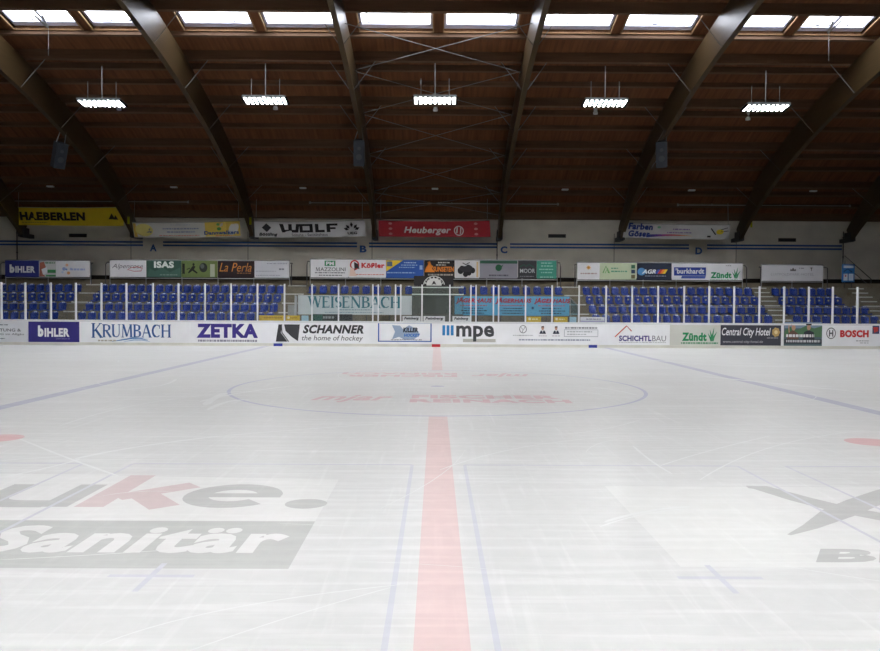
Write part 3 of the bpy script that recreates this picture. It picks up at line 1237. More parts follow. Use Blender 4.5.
rail('grey tube terrace rail behind the green and dark sign boards', 109.5, 289.5, -0.10)
o, f = sign('pale sign board with grey script and a red swirl', 110, 146, WS)
f.text('Alpenrose', 112, 143, 264.5, 270.5, (110, 108, 116), 0.0, 0.35)
f.line([(127, 271), (131, 268.5), (137, 267.5), (142.5, 269), (141, 271.8), (134, 272.2), (128, 270.6)], [.3, .6, .8, .8, .8, .6, .3], (188, 84, 92))
f.finish(o)
o, f = sign('dark green sign board with four light capitals', 146.3, 181.2, (52, 84, 74))
f.text('ISAS', 154, 174, 261.8, 268.6, (222, 226, 222), 0.05)
f.poly([(147, 277.5), (150, 269), (155, 272), (162, 268), (170, 273), (180, 268), (180.8, 277.5)], (66, 98, 88))
f.bars(160, 178, 275, 276.2, (110, 136, 126), 34)
f.finish(o)
OLV = (106, 122, 72)
o, f = sign('olive green sign board with black running silhouettes', 181.4, 217.4, OLV)
f.rect(182.4, 184.8, 264, 274.5, (40, 42, 34))
f.disk(193.6, 264.8, 1.1, 1.3, (34, 36, 30), 12)
f.poly([(190, 270), (193, 266), (195.6, 267), (194, 270), (198, 273.5), (196.6, 274.2), (192.4, 271.2), (189, 274), (188, 273.2)], (34, 36, 30))
f.line([(190, 268.6), (186.8, 270)], .8, (34, 36, 30))
f.disk(203.4, 268, 4.0, 4.8, (44, 50, 46))
f.disk(202.4, 266.6, 2.0, 2.4, (88, 96, 96))
f.rect(210.2, 214.8, 264.4, 277.4, (176, 182, 164))
f.finish(o)
o, f = sign('dark brown sign board with orange handwriting', 217.8, 254.4, (42, 30, 34))
f.text('La Perla', 219.4, 251.5, 263, 272, (196, 128, 58), 0.0, 0.3)
f.bars(237, 251, 273, 274, (150, 104, 60), 35)
f.finish(o)
o, f = sign('light grey sign board right of the dark brown one, tiny lettering', 254.6, 289, (196, 197, 204))
f.bars(267, 287, 263, 264, (150, 152, 164), 36)
f.bars(279, 285, 268.4, 270, (120, 122, 134), 37)
f.bars(256, 276, 271, 271.8, (160, 162, 172), 38)
f.bars(256, 280, 275.2, 276, (150, 152, 164), 39)
f.finish(o)

rail('long grey tube terrace rail above the middle banners', 310, 557.5, 0)
o, f = sign('white sign board with small green block above dark roman capitals', 310.6, 348.4, WS)
f.rect(324.6, 335.4, 262, 267, (44, 132, 84))
f.text('PM', 326, 334, 262.8, 266.4, WS, 0.05)
f.roman('MAZZOLINI'.replace('Z', 'N').replace('O', 'C').replace('L', 'I') if False else 'M', 315.6, 320, 268.4, 272, (84, 84, 92))
f.text('AZZOLINI', 320.4, 345.6, 268.4, 272, (84, 84, 92), 0.01)
f.bars(315, 345, 273, 274, (110, 110, 118), 40)
f.bars(319, 342, 275.4, 276.4, (110, 110, 118), 41)
f.finish(o)
o, f = sign('white sign board with red lettering and a round red emblem', 348.8, 385.8, WS)
RD = (196, 48, 50)
f.ring(354.6, 266, 4.0, 4.2, 1.4, RD)
f.poly([(354, 263), (358, 265), (359.6, 270), (356, 269), (354.6, 272)], (44, 34, 36))
f.text('Kößler', 361.4, 384.6, 263.8, 268.8, RD, 0.05)
f.bars(351, 384, 274.6, 275.4, (206, 120, 116), 42)
f.poly([(349.4, 276.6), (350.5, 268), (354, 270), (357, 276.6)], (224, 196, 184))
f.finish(o)
o, f = sign('blue sign board with a yellow diagonal corner', 386, 423.8, (42, 84, 160))
f.poly([(386.2, 272), (386.2, 261.3), (403, 261.3)], (206, 182, 50))
f.rect(387, 392.4, 262.6, 267, (96, 112, 128))
f.text('', 0, 1, 0, 1, WS) if False else None
f.bars(404, 416, 263, 264, (170, 192, 222), 43)
f.bars(401, 418, 265.4, 266.2, (150, 176, 214), 44)
f.bars(399, 415, 267.6, 268.4, (150, 176, 214), 45)
f.bars(387, 415, 272.6, 273.6, (150, 176, 214), 46)
f.rect(419.6, 422.4, 266, 270, (150, 176, 214))
f.finish(o)
o, f = sign('black sign board with orange lettering and an orange rider shape', 424.2, 454.6, (34, 30, 30))
OR = (214, 126, 44)
f.poly([(424.6, 272.4), (426, 268), (428, 265), (427.6, 262.6), (430, 262), (431, 265), (433.4, 267), (432, 269), (435, 272.4)], OR)
f.text('JOHANNISTURM'[0:0] or 'SUNSETEN', 433, 454, 267, 272, OR, 0.04, 0.1)
f.bars(438, 450, 262.6, 263.8, (190, 186, 180), 47)
f.bars(436, 446, 265, 266, (170, 166, 160), 48)
f.bars(428, 453, 274, 275.6, (150, 146, 142), 49)
f.finish(o)
o, f = sign('white sign board with a black four wheeled quad bike', 455, 479.4, (204, 204, 206))
BK = (38, 38, 42)
for cx, cy, r in ((460.6, 270.8, 3.0), (469, 273, 2.4), (472.6, 270.6, 2.6), (465.6, 274, 2.6)):
    f.disk(cx, cy, r, r * 1.1, BK)
f.poly([(458, 269), (461, 266), (465, 266.6), (468, 264.8), (471, 266), (473.4, 268.4), (470, 272), (463, 272)], (54, 54, 60))
f.line([(462.6, 263.4), (465.6, 265), (469.6, 263)], .8, BK)
f.rect(476.4, 478.2, 262.4, 277, (206, 176, 130))
f.finish(o)
o, f = sign('grey sign board with a green top strip and green disc', 479.8, 517.6, (140, 138, 148))
f.rect(480, 517.4, 261.2, 263.8, (54, 96, 78))
f.disk(498.6, 267.8, 3.2, 3.2, (40, 96, 66))
f.poly([(498.6, 268), (503.6, 264.4), (501, 268.8)], (40, 96, 66))
f.bars(489, 509, 274.4, 275.8, (84, 82, 94), 50)
f.finish(o)
o, f = sign('charcoal sign board with pale spaced capitals', 518, 536.6, (60, 60, 64))
f.line([(520, 267), (524, 264.6), (526, 266.6), (529, 264.4), (534, 267.4)], .8, (40, 90, 74))
f.text('MOOR', 520, 535, 268.6, 272.6, (190, 192, 194), 0.01)
f.bars(520, 534, 275.6, 276.2, (140, 140, 146), 51)
f.finish(o)
o, f = sign('teal sign board with rows of tiny pale lettering', 536.8, 556.6, (62, 138, 120))
for k, (a, b, y) in enumerate(((541, 552, 262.6), (541, 553, 265.4), (539, 554, 268.6), (541, 552, 271.6), (540, 553, 276))):
    f.bars(a, b, y, y + 1.1, (136, 190, 174), 52 + k)
f.finish(o)

rail('grey tube terrace rail right of centre', 577, 743, -0.10)
o, f = sign('white sign board with a small orange sun', 577.6, 599.6, WS, 261.5, 279)
for k in range(8):
    a = k * math.pi / 4
    f.line([(588.6 + 1.2 * math.cos(a), 266.4 + 1.2 * math.sin(a)), (588.6 + 2.6 * math.cos(a), 266.4 + 2.6 * math.sin(a))], .5, (226, 164, 84))
f.disk(588.6, 266.4, 1.5, 1.5, (226, 160, 74))
f.bars(580.5, 597, 272, 273.4, (176, 150, 150), 60)
f.finish(o)
o, f = sign('pale green sign board with small green gable emblem', 599.8, 636.4, (196, 208, 176), 261.5, 279)
f.line([(603, 272), (606, 264.6), (608.6, 272)], 1.0, (88, 160, 84))
f.line([(605, 272.4), (607.6, 267), (609.8, 272.4)], .8, (120, 180, 110))
f.bars(611, 618, 266.4, 267.6, (96, 160, 130), 61)
f.bars(611, 627, 269.6, 271, (96, 160, 130), 62)
f.rect(631.2, 635, 263.4, 267.2, (64, 110, 84))
f.rect(631.2, 635, 268.4, 272.4, (52, 70, 92))
f.rect(631.2, 635, 273.8, 277.8, (110, 104, 70))
f.finish(o)
o, f = sign('dark navy sign board with slanted rainbow stripes', 637, 671.6, (40, 48, 66), 261.5, 279)
f.disk(641.6, 270.4, 4.2, 4.0, (84, 140, 196))
f.text('AGR', 642, 656, 268, 272.6, (226, 230, 234), 0.04, 0.3)
for k, c in enumerate(((60, 84, 170), (200, 64, 58), (226, 130, 50), (228, 196, 60))):
    f.poly([(655 + 2.5 * k, 272.6), (657.5 + 2.5 * k, 272.6), (660.2 + 2.5 * k, 268), (657.7 + 2.5 * k, 268)], c)
f.bars(645, 666, 274.6, 275.4, (150, 156, 170), 63)
f.finish(o)
o, f = sign('white sign board with white lettering on a blue box', 672, 706.4, WS, 261.5, 279)
f.rect(674, 706, 265.6, 274.4, (44, 66, 150))
f.text("'burkhardt", 675.6, 704.2, 266.6, 272.4, WS, 0.03)
f.poly([(682, 274.6), (706, 274.6), (705, 277.4), (681, 277.4)], (70, 90, 164))
f.finish(o)
o, f = sign('white sign board with green lettering and green grass blades', 706.6, 742.6, WS, 261.5, 279)
f.text('Zündt', 710.6, 731.6, 270.6, 277, GRN, 0.05)
blades(f, 736, 277.2, 0.85, GRN)
f.bars(710, 738, 278, 278.6, (100, 160, 120), 65)
f.bars(726, 731, 263.4, 264, (90, 90, 96), 66)
f.finish(o)
rail('short grey tube terrace rail behind the lone white sign board', 762, 823.5, -0.17)
o, f = sign('lone white sign board with pale grey capitals and three small emblems', 762, 823, (202, 202, 206), 263, 281)
f.text('LUITPOLDPARK-HOTEL', 771, 814, 272, 274.8, (160, 160, 168), 0.0)
f.poly([(790, 269.6), (790.4, 267), (791.6, 268), (793, 265.6), (794.4, 268), (795.6, 267), (796, 269.6)], (104, 100, 100))
f.bars(799, 804, 265.8, 266.8, (130, 130, 136), 67)
f.poly([(810, 265.4), (812.6, 265.4), (811.6, 267.6), (811.6, 269.6), (811, 269.6), (811, 267.6)], (104, 100, 100))
f.finish(o)

# small pictogram sign on its own at the right end
o, f = panel('pictogram_sign', 'small blue and white pictogram sign by the right-end stair rail', 'sign', None, (842, 854.6, 265.5, 282.5), (ZS0 - 0.04, ZS1 - 0.10), YT, (48, 112, 176), 0.03)
f.rect(843.4, 853.4, 266.6, 269, (206, 214, 222))
f.rect(843.4, 847.6, 274.4, 281, (214, 220, 226))
f.rect(848.6, 853.4, 274.4, 281, (196, 214, 230))
f.line([(843.6, 272.6), (847.6, 269.8), (852, 273)], .8, (24, 40, 60))
f.disk(845.6, 276.6, .8, .9, (176, 60, 60), 10)
f.finish(o)
pm_post = MB()
Xs = wx(848.4, YT, 280)
for dx in (-0.2, 0.2):
    pm_post.tube([(Xs + dx, YT + 0.045, ZT), (Xs + dx, YT + 0.045, ZS1 - 0.3)], 0.02, M_darksteel, 6)
pm_post.build('sign_post', o)

# diagonal stair rail at the right end
ya = 44.5
a = atY(845, 256, ya)
b = atY(871, 279, ya)
o = thing('stair_railing', 'dark diagonal stair rail at the right end of the terrace', 'railing', (a[0], ya, ZT + 0.28))
mb = MB()
mb.tube([(a[0], ya, ZT + 0.28), (a[0], ya, a[1]), (b[0], ya, b[1]), (b[0], ya, ZT + 0.28)], 0.03, M_darksteel, 8)
mb.build('rail', o)
mb = MB()
mb.tube([(a[0], ya, a[1] - 0.55), (b[0] - .2, ya, b[1] - 0.3)], 0.02, M_darksteel, 6)
mb.build('lower_rail', o)

# ------------------------------------------------------------------ bench area between the blocks
YN = 37.95


def tier_banner(label, x0, x1, col):
    X0, X1 = wx(x0, YN, 305), wx(x1, YN, 305)
    z0, z1 = 1.37, 2.33
    wav = lambda u, v: 0.012 * math.sin(u * 23 + v * 2) * (0.4 + 0.6 * v)
    mb = MB()
    n = 40
    vs, fs = [], []
    for j in (0, 1, 2, 3, 4):
        for i in range(n + 1):
            u, v = i / n, j / 4
            vs.append((X0 + (X1 - X0) * u, YN + wav(u, v), z0 + (z1 - z0) * v))
    for j in range(4):
        for i in range(n):
            a = j * (n + 1) + i
            fs.append((a, a + 1, a + n + 2, a + n + 1))
    mb.mesh(vs, fs, pm(col))
    o = mb.build('banner', loc=((X0 + X1) / 2, YN, z0))
    tag(o, label, 'banner', 'banners above the team benches')
    # carrying frame behind
    fb = MB()
    for z in (z0 + 0.02, z1 - 0.02):
        fb.tube([(X0, YN + 0.06, z), (X1, YN + 0.06, z)], 0.02, M_darksteel, 6)
    for i in range(6):
        X = X0 + (X1 - X0) * i / 5
        fb.tube([(X, YN + 0.06, -0.02), (X, YN + 0.06, z1)], 0.02, M_darksteel, 6)
    fb.build('frame', o)
    return o, Face(x0, x1, 296, 315.2, X0, X1, z0, z1, YN - 0.008, wav)


o, f = tier_banner('pale banner with large teal roman capitals below the seats left of centre', 298, 412, (196, 204, 208))
f.roman('WEISENBACH', 307.5, 400.5, 297, 308.2, (44, 110, 124))
f.bars(339, 372, 309.8, 310.8, (130, 156, 164), 70)
f.bars(325, 384, 312.6, 313.4, (130, 156, 164), 71)
f.finish(o)
o, f = tier_banner('sky blue banner repeating red slanted capitals three times', 454.6, 569.4, (92, 166, 204))
for k, x in enumerate((456, 495.4, 534)):
    f.text('JÄGERHAUS', x, x + 36, 297.2, 303.8, (170, 40, 64), 0.045, 0.2)
    f.bars(x + 4, x + 31, 304.8, 305.8, (176, 92, 112), 72 + k)
    f.bars(x + 8, x + 27, 307.6, 308.6, (44, 66, 84), 75 + k)
    f.bars(x + 5, x + 31, 310, 311, (44, 66, 84), 78 + k)
    f.bars(x + 7, x + 28, 312.4, 313.4, (44, 66, 84), 81 + k)
f.disk(532.6, 307.6, 1.2, 1.4, (40, 80, 120))
f.finish(o)

# timekeeper booth
Xa, Xb = wx(412.5, 36.95, 300), wx(463, 36.95, 300)
booth = thing('timekeeper_booth', 'glazed timekeeper booth with dark interior between the two tier banners', 'booth', ((Xa + Xb) / 2, 37.2, -0.02))
mb = MB()
mb.box(Xa, wx(452.5, 37.45), 37.42, 37.50, 1.45, 2.70, mat('booth_back', (84, 88, 86), 0.8, 0.2))
mb.box(Xa, Xb, 36.90, 37.50, -0.02, 1.42, mat('booth_base', (92, 92, 90), 0.8, 0.2))
mb.build('body', booth)
mb = MB()
mb.box(Xa, Xb, 36.92, 36.94, 1.42, 2.72, M_glass2)
mb.build('front_glass', booth)
mb = MB()
for z in (2.36, 2.70):
    mb.box(Xa - 0.03, Xb + 0.03, 36.90, 36.95, z, z + 0.055, mat('booth_rail', (206, 214, 208), 0.4, 0.4))
mb.build('glass_rail', booth)
mb = MB()
Xm = wx(437.5, 36.95)
for X in (Xa, Xm, wx(452, 36.95), Xb):
    mb.tube([(X, 36.93, 1.42), (X, 36.93, 2.70)], 0.014, M_darksteel, 6)
mb.build('glass_mullion', booth)

# black board with arched white emblem above the booth
o, f = panel('scorer_board', 'black board with half-round white emblem rising above the timekeeper booth', 'board', None, (414, 453.5, 276.5, 290), (2.66, 3.34), 38.3, (40, 38, 40), 0.06)
f.disk(434, 285, 7.6, 6.2, (206, 206, 204), 28)
f.poly([(424, 290), (444, 290), (444, 286.2), (424, 286.2)], (40, 38, 40))
f.ring(434, 286, 10.4, 9.2, 0.7, (206, 206, 204), 185, 355)
for k, ch in enumerate('SUBREEZ'):
    a = math.radians(200 + 140 * k / 6)
    cx, cy = 434 + 9.0 * math.cos(a), 286 + 7.6 * math.sin(a)
    f.text(ch, cx - 1.0, cx + 1.0, cy - 1.0, cy + 1.1, (206, 206, 204) if k in (0, 6) else (214, 214, 212), 0.03)
f.poly([(431.6, 285.6), (433, 282.4), (434, 281.4), (435, 282.6), (436.6, 285.6), (434.6, 284.4), (433.4, 284.6)], (60, 58, 60))
f.finish(o)
sp = MB()
for x in (416, 451):
    X = wx(x, 38.3)
    sp.tube([(X, 38.39, -0.02), (X, 38.39, 3.2)], 0.03, M_darksteel, 6)
sp.build('board_post', o)

# small placards standing on the boards behind the glass
ZP = 1.13


def placard(label, x0, x1, col, m=None, words=None, zt=0.235, y=YG + 0.25):
    X0, X1 = wx(x0, y, 318), wx(x1, y, 318)
    mb = MB()
    mb.box(X0, X1, y, y + 0.03, 0.98, 0.98 + zt + 0.15, m or pm(col))
    o = mb.build('placard', loc=((X0 + X1) / 2, y, 0.98))
    tag(o, label, 'placard', 'small placards behind the rink glass')
    f = Face(x0, x1, 316, 320.5, X0, X1, ZP + 0.01, 0.98 + zt + 0.15, y)
    if words:
        f.text(words, x0 + 1.6, x1 - 1.6, 316.7, 319.8, (42, 42, 50), 0.05, 0.25)
    sb = MB()
    for q in (0.1, 0.9):
        X = X0 + (X1 - X0) * q
        sb.tube([(X, y + 0.05, -0.02), (X, y + 0.05, 1.3)], 0.018, M_darksteel, 6)
    sb.build('stand', o)
    return o, f


for k, (x0, x1, lb) in enumerate(((402.5, 420.5, 'left of the booth'), (423.5, 445, 'in front of the booth'), (452.5, 470, 'right of the booth'))):
    o, f = placard('small white placard with slanted dark lettering %s' % lb, x0, x1, (226, 226, 230), None, 'Feinberg')
    f.finish(o)
o, f = placard('long yellow strip behind the glass, left of the pale tier banner', 259, 284, None, M_yellow, None)
f.bars(264, 282, 317.4, 318.8, (172, 136, 36), 90)
f.finish(o)
o, f = placard('short yellow strip with a white blot at the left bench gate', 286, 299.6, None, M_yellow, None)
f.disk(288.5, 318, 1.4, 1.2, (236, 228, 190))
f.bars(290, 297, 317.6, 318.6, (172, 136, 36), 91)
f.finish(o)
o, f = placard('small pale blue pad at the left bench gate', 301.5, 308.4, None, M_lblue, None)
f.finish(o)
o, f = placard('dark strip with green end under the pale tier banner', 312.8, 352.4, (40, 42, 44), None, None, 0.30)
f.rect(313, 322.5, 316.2, 320.4, (36, 82, 72))
f.bars(323, 334, 317.4, 319, (140, 144, 146), 92)
f.finish(o)
o, f = placard('yellow pad under the sky blue banner, nearer the centre', 526.6, 541, None, M_yellow, None)
f.disk(529.6, 318, 1.3, 1.2, (240, 232, 190))
f.bars(532, 538, 317.6, 318.8, (238, 226, 170), 93)
f.finish(o)
o, f = placard('yellow pad at the right end of the sky blue banner', 554, 567.6, None, M_yellow, None)
f.disk(556.6, 318, 1.3, 1.2, (240, 232, 190))
f.bars(559, 565, 317.6, 318.8, (238, 226, 170), 94)
f.finish(o)
o, f = placard('small pale blue pad at the right bench gate', 569.6, 576.4, None, M_lblue, None)
f.finish(o)
o, f = placard('long white and lavender strip right of the right bench gate', 580.4, 604.6, (222, 222, 232), None, None)
f.bars(586, 601, 317.4, 318.4, (140, 140, 160), 95)
f.rect(580.6, 604.4, 319.4, 320.4, (176, 172, 214))
f.finish(o)

# stepped side screens of the bench gates
o = thing('gate_screen', 'grey stepped side screen left of the pale tier banner', 'screen', (wx(294, 38), 38.0, -0.02))
mb = MB()
mb.box(wx(296.0, 37.9), wx(297.2, 37.9), 37.5, 37.9, -0.02, 2.30, mat('screen_grey', (178, 182, 184), 0.6, 0.3))
mb.box(wx(289, 37.9), wx(296.0, 37.9), 37.6, 38.1, -0.02, 1.82, mat('screen_grey2', (150, 154, 154), 0.6, 0.3))
mb.build('screen_panel', o)
mb = MB()
mb.tube([(wx(289, 37.9), 37.57, 1.84), (wx(296.5, 37.9), 37.57, 1.84), (wx(296.5, 37.9), 37.47, 2.32), (wx(297.4, 37.9), 37.47, 2.32)], 0.02, M_steel, 6)
mb.build('screen_edge', o)
o = thing('gate_screen', 'bluish glazed sloping side screen right of the sky blue banner', 'screen', (wx(573, 38), 38.0, -0.02))
mb = MB()
X0, X1 = wx(570, 37.9), wx(577.5, 37.9)
q = [(X0, 1.40), (X1, 1.40), (X1, 1.85), (X0, 2.25)]
mb.prism([(x, 37.8, z) for x, z in q], [(x, 37.82, z) for x, z in q], glass_mat('blue_screen', (0.6, 0.78, 0.86, 1), 0.10))
mb.build('screen_panel', o)
mb = MB()
mb.tube([(X0, 37.81, -0.02), (X0, 37.81, 2.27), (X1, 37.81, 1.87), (X1, 37.81, -0.02)], 0.02, M_steel, 6)
mb.build('screen_edge', o)

# team benches under the banners
for lb, x0, x1 in (('left of the booth', 312, 408), ('right of the booth', 467, 568)):
    X0, X1 = wx(x0, 37.6), wx(x1, 37.6)
    o = thing('team_bench', 'low dark team bench %s behind the boards' % lb, 'bench', ((X0 + X1) / 2, 37.55, -0.02))
    mb = MB()
    mb.box(X0, X1, 37.42, 37.76, 0.50, 0.56, mat('bench_wood', (84, 70, 56), 0.7, 0.2))
    mb.build('seat', o)
    for i in range(4):
        X = X0 + (X1 - X0) * (i + .5) / 4
        mb = MB()
        mb.box(X - .03, X + .03, 37.45, 37.73, -0.02, 0.50, M_darksteel)
        mb.build('leg', o)

# ------------------------------------------------------------------ back wall
YW = 47.35
ZWT = 7.35
mb = MB()
mb.box(-37, 37, YW, YW + 0.4, 0, ZWT, M_wall)
wallb = struct(mb.build('wall_back', loc=(0, YW, 0)))
mb = MB()
for x0, x1 in ((-5, 143), (163, 357), (369, 497), (510, 689), (707, 842)):
    for y in (243.8, 247.0):
        X0, X1 = wx(x0, YW, 246), wx(x1, YW, 246)
        Z = 1.775 + (307 - y) / F * YW
        mb.box(X0, X1, YW - 0.004, YW + 0.02, Z - 0.055, Z + 0.055, pm((52, 92, 158)))
mb.build('blue_stripe', wallb)
mb = MB()
for ch, x in (('A', 153.5), ('B', 363), ('C', 503.5), ('D', 698)):
    vs, fs = text_geo(ch, 0.04, 0)
    X0, X1 = wx(x - 3.4, YW), wx(x + 3.4, YW)
    z1 = 1.775 + (307 - 246.0) / F * YW
    z0 = 1.775 + (307 - 253.0) / F * YW
    mb.mesh([(X0 + (X1 - X0) * u, YW - 0.005, z0 + (z1 - z0) * v) for u, v in vs], fs, pm((52, 92, 158)))
mb.build('lettering', wallb, face=(0, -1, 0))
mb = MB()
mb.box(-36, 36, YW - 0.06, YW, ZT + 0.28, ZT + 0.72, M_dark)  # dark strip along the foot of the back wall
struct(mb.build('dark_band_back', loc=(0, YW, ZT)))
# wall joints
mb = MB()
for x in (17.5, 131, 248, 372, 497, 614, 736, 843):
    X = wx(x, YW, 260)
    mb.box(X - 0.02, X + 0.02, YW - 0.003, YW + 0.01, ZT + 0.3, 6.4, mat('joint', (120, 117, 110), 0.9, 0.1))
mb.build('wall_joint', wallb)
# fascia above the wall
mb = MB()
mb.box(-37, 37, YW - 0.35, YW + 0.4, ZWT - 0.12, ZWT + 0.55, M_purlin)
struct(mb.build('trim_1', loc=(0, YW, ZWT)))
# pipes dropped down the wall
for k, (x, lb) in enumerate(((17, 'at the far left arch foot'), (497, 'below the letter C'), (843, 'at the far right arch foot'))):
    X = wx(x, YW - .05, 260)
    mb = MB()
    mb.tube([(X, YW - 0.05, ZT + 0.3), (X, YW - 0.05, 6.6)], 0.03, M_darksteel, 6)
    mb.box(X - .05, X + .05, YW - 0.06, YW, 5.0, 5.05, M_darksteel)
    mb.box(X - .05, X + .05, YW - 0.06, YW, 6.2, 6.25, M_darksteel)
    tag(mb.build('conduit_pipe', loc=(X, YW - .05, ZT + .3)), 'thin dark conduit down the concrete wall ' + lb, 'pipe')
# vents
for k, (x, y, lb) in enumerate(((78, 235.5, 'under the yellow banner'), (557, 236, 'between the red and the right-hand banner'), (787, 240, 'at the right'))):
    X, Z = atY(x, y, YW)
    o = thing('wall_vent', 'narrow dark wall vent %s' % lb, 'vent', (X, YW, Z), 'vents in the back wall')
    mb = MB()
    mb.box(X - 0.55, X + 0.55, YW - 0.03, YW + .01, Z - 0.11, Z + 0.11, M_darksteel)
    mb.build('frame', o)
    mb = MB()
    for i in range(5):
        z = Z - 0.085 + 0.042 * i
        mb.box(X - 0.5, X + 0.5, YW - 0.045, YW - 0.025, z - 0.008, z + 0.012, M_dark)
    mb.build('slats', o)

mb = MB()
mb.box(-38.3, -38, -14, 49, -0.3, 16, M_wall)
struct(mb.build('wall_left', loc=(-38, MID, 0)))
mb = MB()
mb.box(38, 38.3, -14, 49, -0.3, 16, M_wall)
struct(mb.build('wall_right', loc=(38, MID, 0)))
mb = MB()
mb.box(-38, 38, -14.4, -14, -0.3, 8, M_wall)
struct(mb.build('wall_front', loc=(0, -14, 0)))

# ------------------------------------------------------------------ roof
AX = [-25.1, -18.38, -11.2, -3.80, 3.80, 11.2, 18.44, 25.2]
AXX = [-31.8] + AX + [31.9]
SKY_Y0 = solve_row(14.5, DECK_N) - 1.35
_ylow = solve_row(31.5, DECK_N)
SKY_Y1 = _ylow
SKY_Y0 = _ylow - 1.75
skylights = []     # (X0, X1)
for i in range(len(AXX) - 1):
    a, b = AXX[i], AXX[i + 1]
    c = (a + b) / 2
    skylights += [(a + 0.50, c - 0.24), (c + 0.24, b - 0.50)]


def mirror(Y):
    return 2 * MID - Y


# deck: strips along X, opened where the skylights sit
mb = MB()
ys = sorted(set([round(v, 4) for v in np.linspace(MID - 31.2, MID + 31.2, 64)] + [SKY_Y0, SKY_Y1, mirror(SKY_Y0), mirror(SKY_Y1)]))


def strip(xa, xb, ya, yb):
    p = []
    for n in (DECK_N, DECK_N + 0.12):
        (y0, z0), (y1, z1) = roofpt(ya, n), roofpt(yb, n)
        p.append(((xa, y0, z0), (xb, y0, z0), (xb, y1, z1), (xa, y1, z1)))
    mb.hexa(list(p[0]) + list(p[1]), M_deck)


for ya, yb in zip(ys[:-1], ys[1:]):
    ym = (ya + yb) / 2
    if SKY_Y0 < ym < SKY_Y1 or mirror(SKY_Y1) < ym < mirror(SKY_Y0):
        xs = [-38.3] + [v for s in skylights for v in s] + [38.3]
        for k in range(0, len(xs), 2):
            strip(xs[k], xs[k + 1], ya, yb)
    else:
        strip(-38.3, 38.3, ya, yb)
ceil = struct(mb.build('ceiling', loc=(0, MID, 14)))

rows = []
for y in (12.5, 38, 62, 106, 148, 186):
    hh = 0.20 if y == 38 else 0.46
    rows.append((solve_row(y, DECK_N - hh), hh, 0.16))
for y in (71.5, 115, 156.5, 194):
    rows.append((solve_row(y, DECK_N - 0.30), 0.30, 0.14))
for y in (86, 129, 168.5, 205.5):
    rows.append((solve_row(y, DECK_N - 0.24), 0.24, 0.14))
far = sorted(r[0] for r in rows)
extra = [(far[0] - 2.0 - 2.0 * k, 0.46, 0.16) for k in range(5)]
near = [(mirror(r[0]), r[1], r[2]) for r in rows + extra if mirror(r[0]) < MID - 0.5]
BRACEY = [rows[k][0] for k in (0, 2, 3, 4, 5)]
for Y, h, w in rows + [e for e in extra if e[0] > MID - 1] + near:
    ny, nz = normal(Y)
    ty, tz = nz, -ny
    y0, z0 = roofpt(Y, DECK_N - h)
    y1, z1 = roofpt(Y, DECK_N)
    pm_ = MB()
    a = [(y0 - ty * w / 2, z0 - tz * w / 2), (y0 + ty * w / 2, z0 + tz * w / 2), (y1 + ty * w / 2, z1 + tz * w / 2), (y1 - ty * w / 2, z1 - tz * w / 2)]
    pm_.prism([(-37.9, y, z) for y, z in a], [(37.9, y, z) for y, z in a], M_purlin)
    pm_.build('purlin', ceil)

# arches
AW = 0.22
YEND = 46.15
arch_lbl = ['far left, mostly out of the frame', 'second from left, behind the yellow banner', 'third from left, between the two white banners at left', 'left of the centre bay, carrying a speaker',
            'right of the centre bay', 'sloping right, left of the rightmost banner', 'right of the rightmost banner', 'far right, mostly out of the frame']
KNEES = []
for i, X in enumerate(AXX):
    inview = 1 <= i <= 8
    lb = 'long glued timber roof arch ' + (arch_lbl[i - 1] if inview else ('beyond the left edge of the view' if i == 0 else 'beyond the right edge of the view'))
    root = thing('roof_arch', lb, 'roof arch', (X, YEND, under(YEND)), 'glued timber roof arches')
    mb = MB()
    prof = []
    for Y in np.linspace(mirror(YEND), YEND, 70):
        d = min(abs(YEND - Y), abs(Y - mirror(YEND)))
        hh = ARCH_H * min(1.0, 0.55 + 0.45 * d / 3.0)
        prof.append((roofpt(Y, 0), roofpt(Y, hh)))
    vs, fs = [], []
    for (a, b) in prof:
        vs += [(X - AW / 2, a[0], a[1]), (X + AW / 2, a[0], a[1]), (X + AW / 2, b[0], b[1]), (X - AW / 2, b[0], b[1])]
    for k in range(len(prof) - 1):
        for c in range(4):
            p, q = 4 * k + c, 4 * k + (c + 1) % 4
            fs.append((p, q, q + 4, p + 4))
    fs.append((3, 2, 1, 0))
    fs.append(tuple(len(vs) - 4 + c for c in range(4)))
    mb.mesh(vs, fs, M_arch)
    mb.build('arch_timber', root)
    # steel shoe bolting the foot to the wall
    mb = MB()
    zf = under(YEND)
    mb.box(X - 0.14, X + 0.14, YEND + 0.05, YW, zf - 0.12, zf + 0.12, M_darksteel)
    mb.box(X - 0.16, X - 0.115, YEND - 0.1, YEND + 0.6, zf - 0.1, zf + 0.45, M_darksteel)
    mb.box(X + 0.115, X + 0.16, YEND - 0.1, YEND + 0.6, zf - 0.1, zf + 0.45, M_darksteel)
    mb.build('steel_shoe', root)
    if not inview:
        continue
    for Y in BRACEY:
        if Y < 28:
            continue
        for s in (-1, 1):
            kb = MB()
            ya, za = roofpt(Y, 0.06)
            yb, zb = roofpt(Y, ARCH_H + 0.02)
            kb.tube([(X + s * AW / 2, ya, za), (X + s * 1.02, yb, zb)], 0.017, M_brace, 6)
            kb.build('knee_brace', root)
    if i in (2, 3, 7):
        tb = MB()
        y_, z_ = roofpt(45.3, 0.0)
        tb.box(X + AW / 2, X + AW / 2 + 0.12, y_ - 0.25, y_ - 0.23, z_ + 0.0, z_ + 0.42, pm((190, 190, 40)))
        o = tb.build('number_tag', root)
        o['label'] = 'small yellow tag'

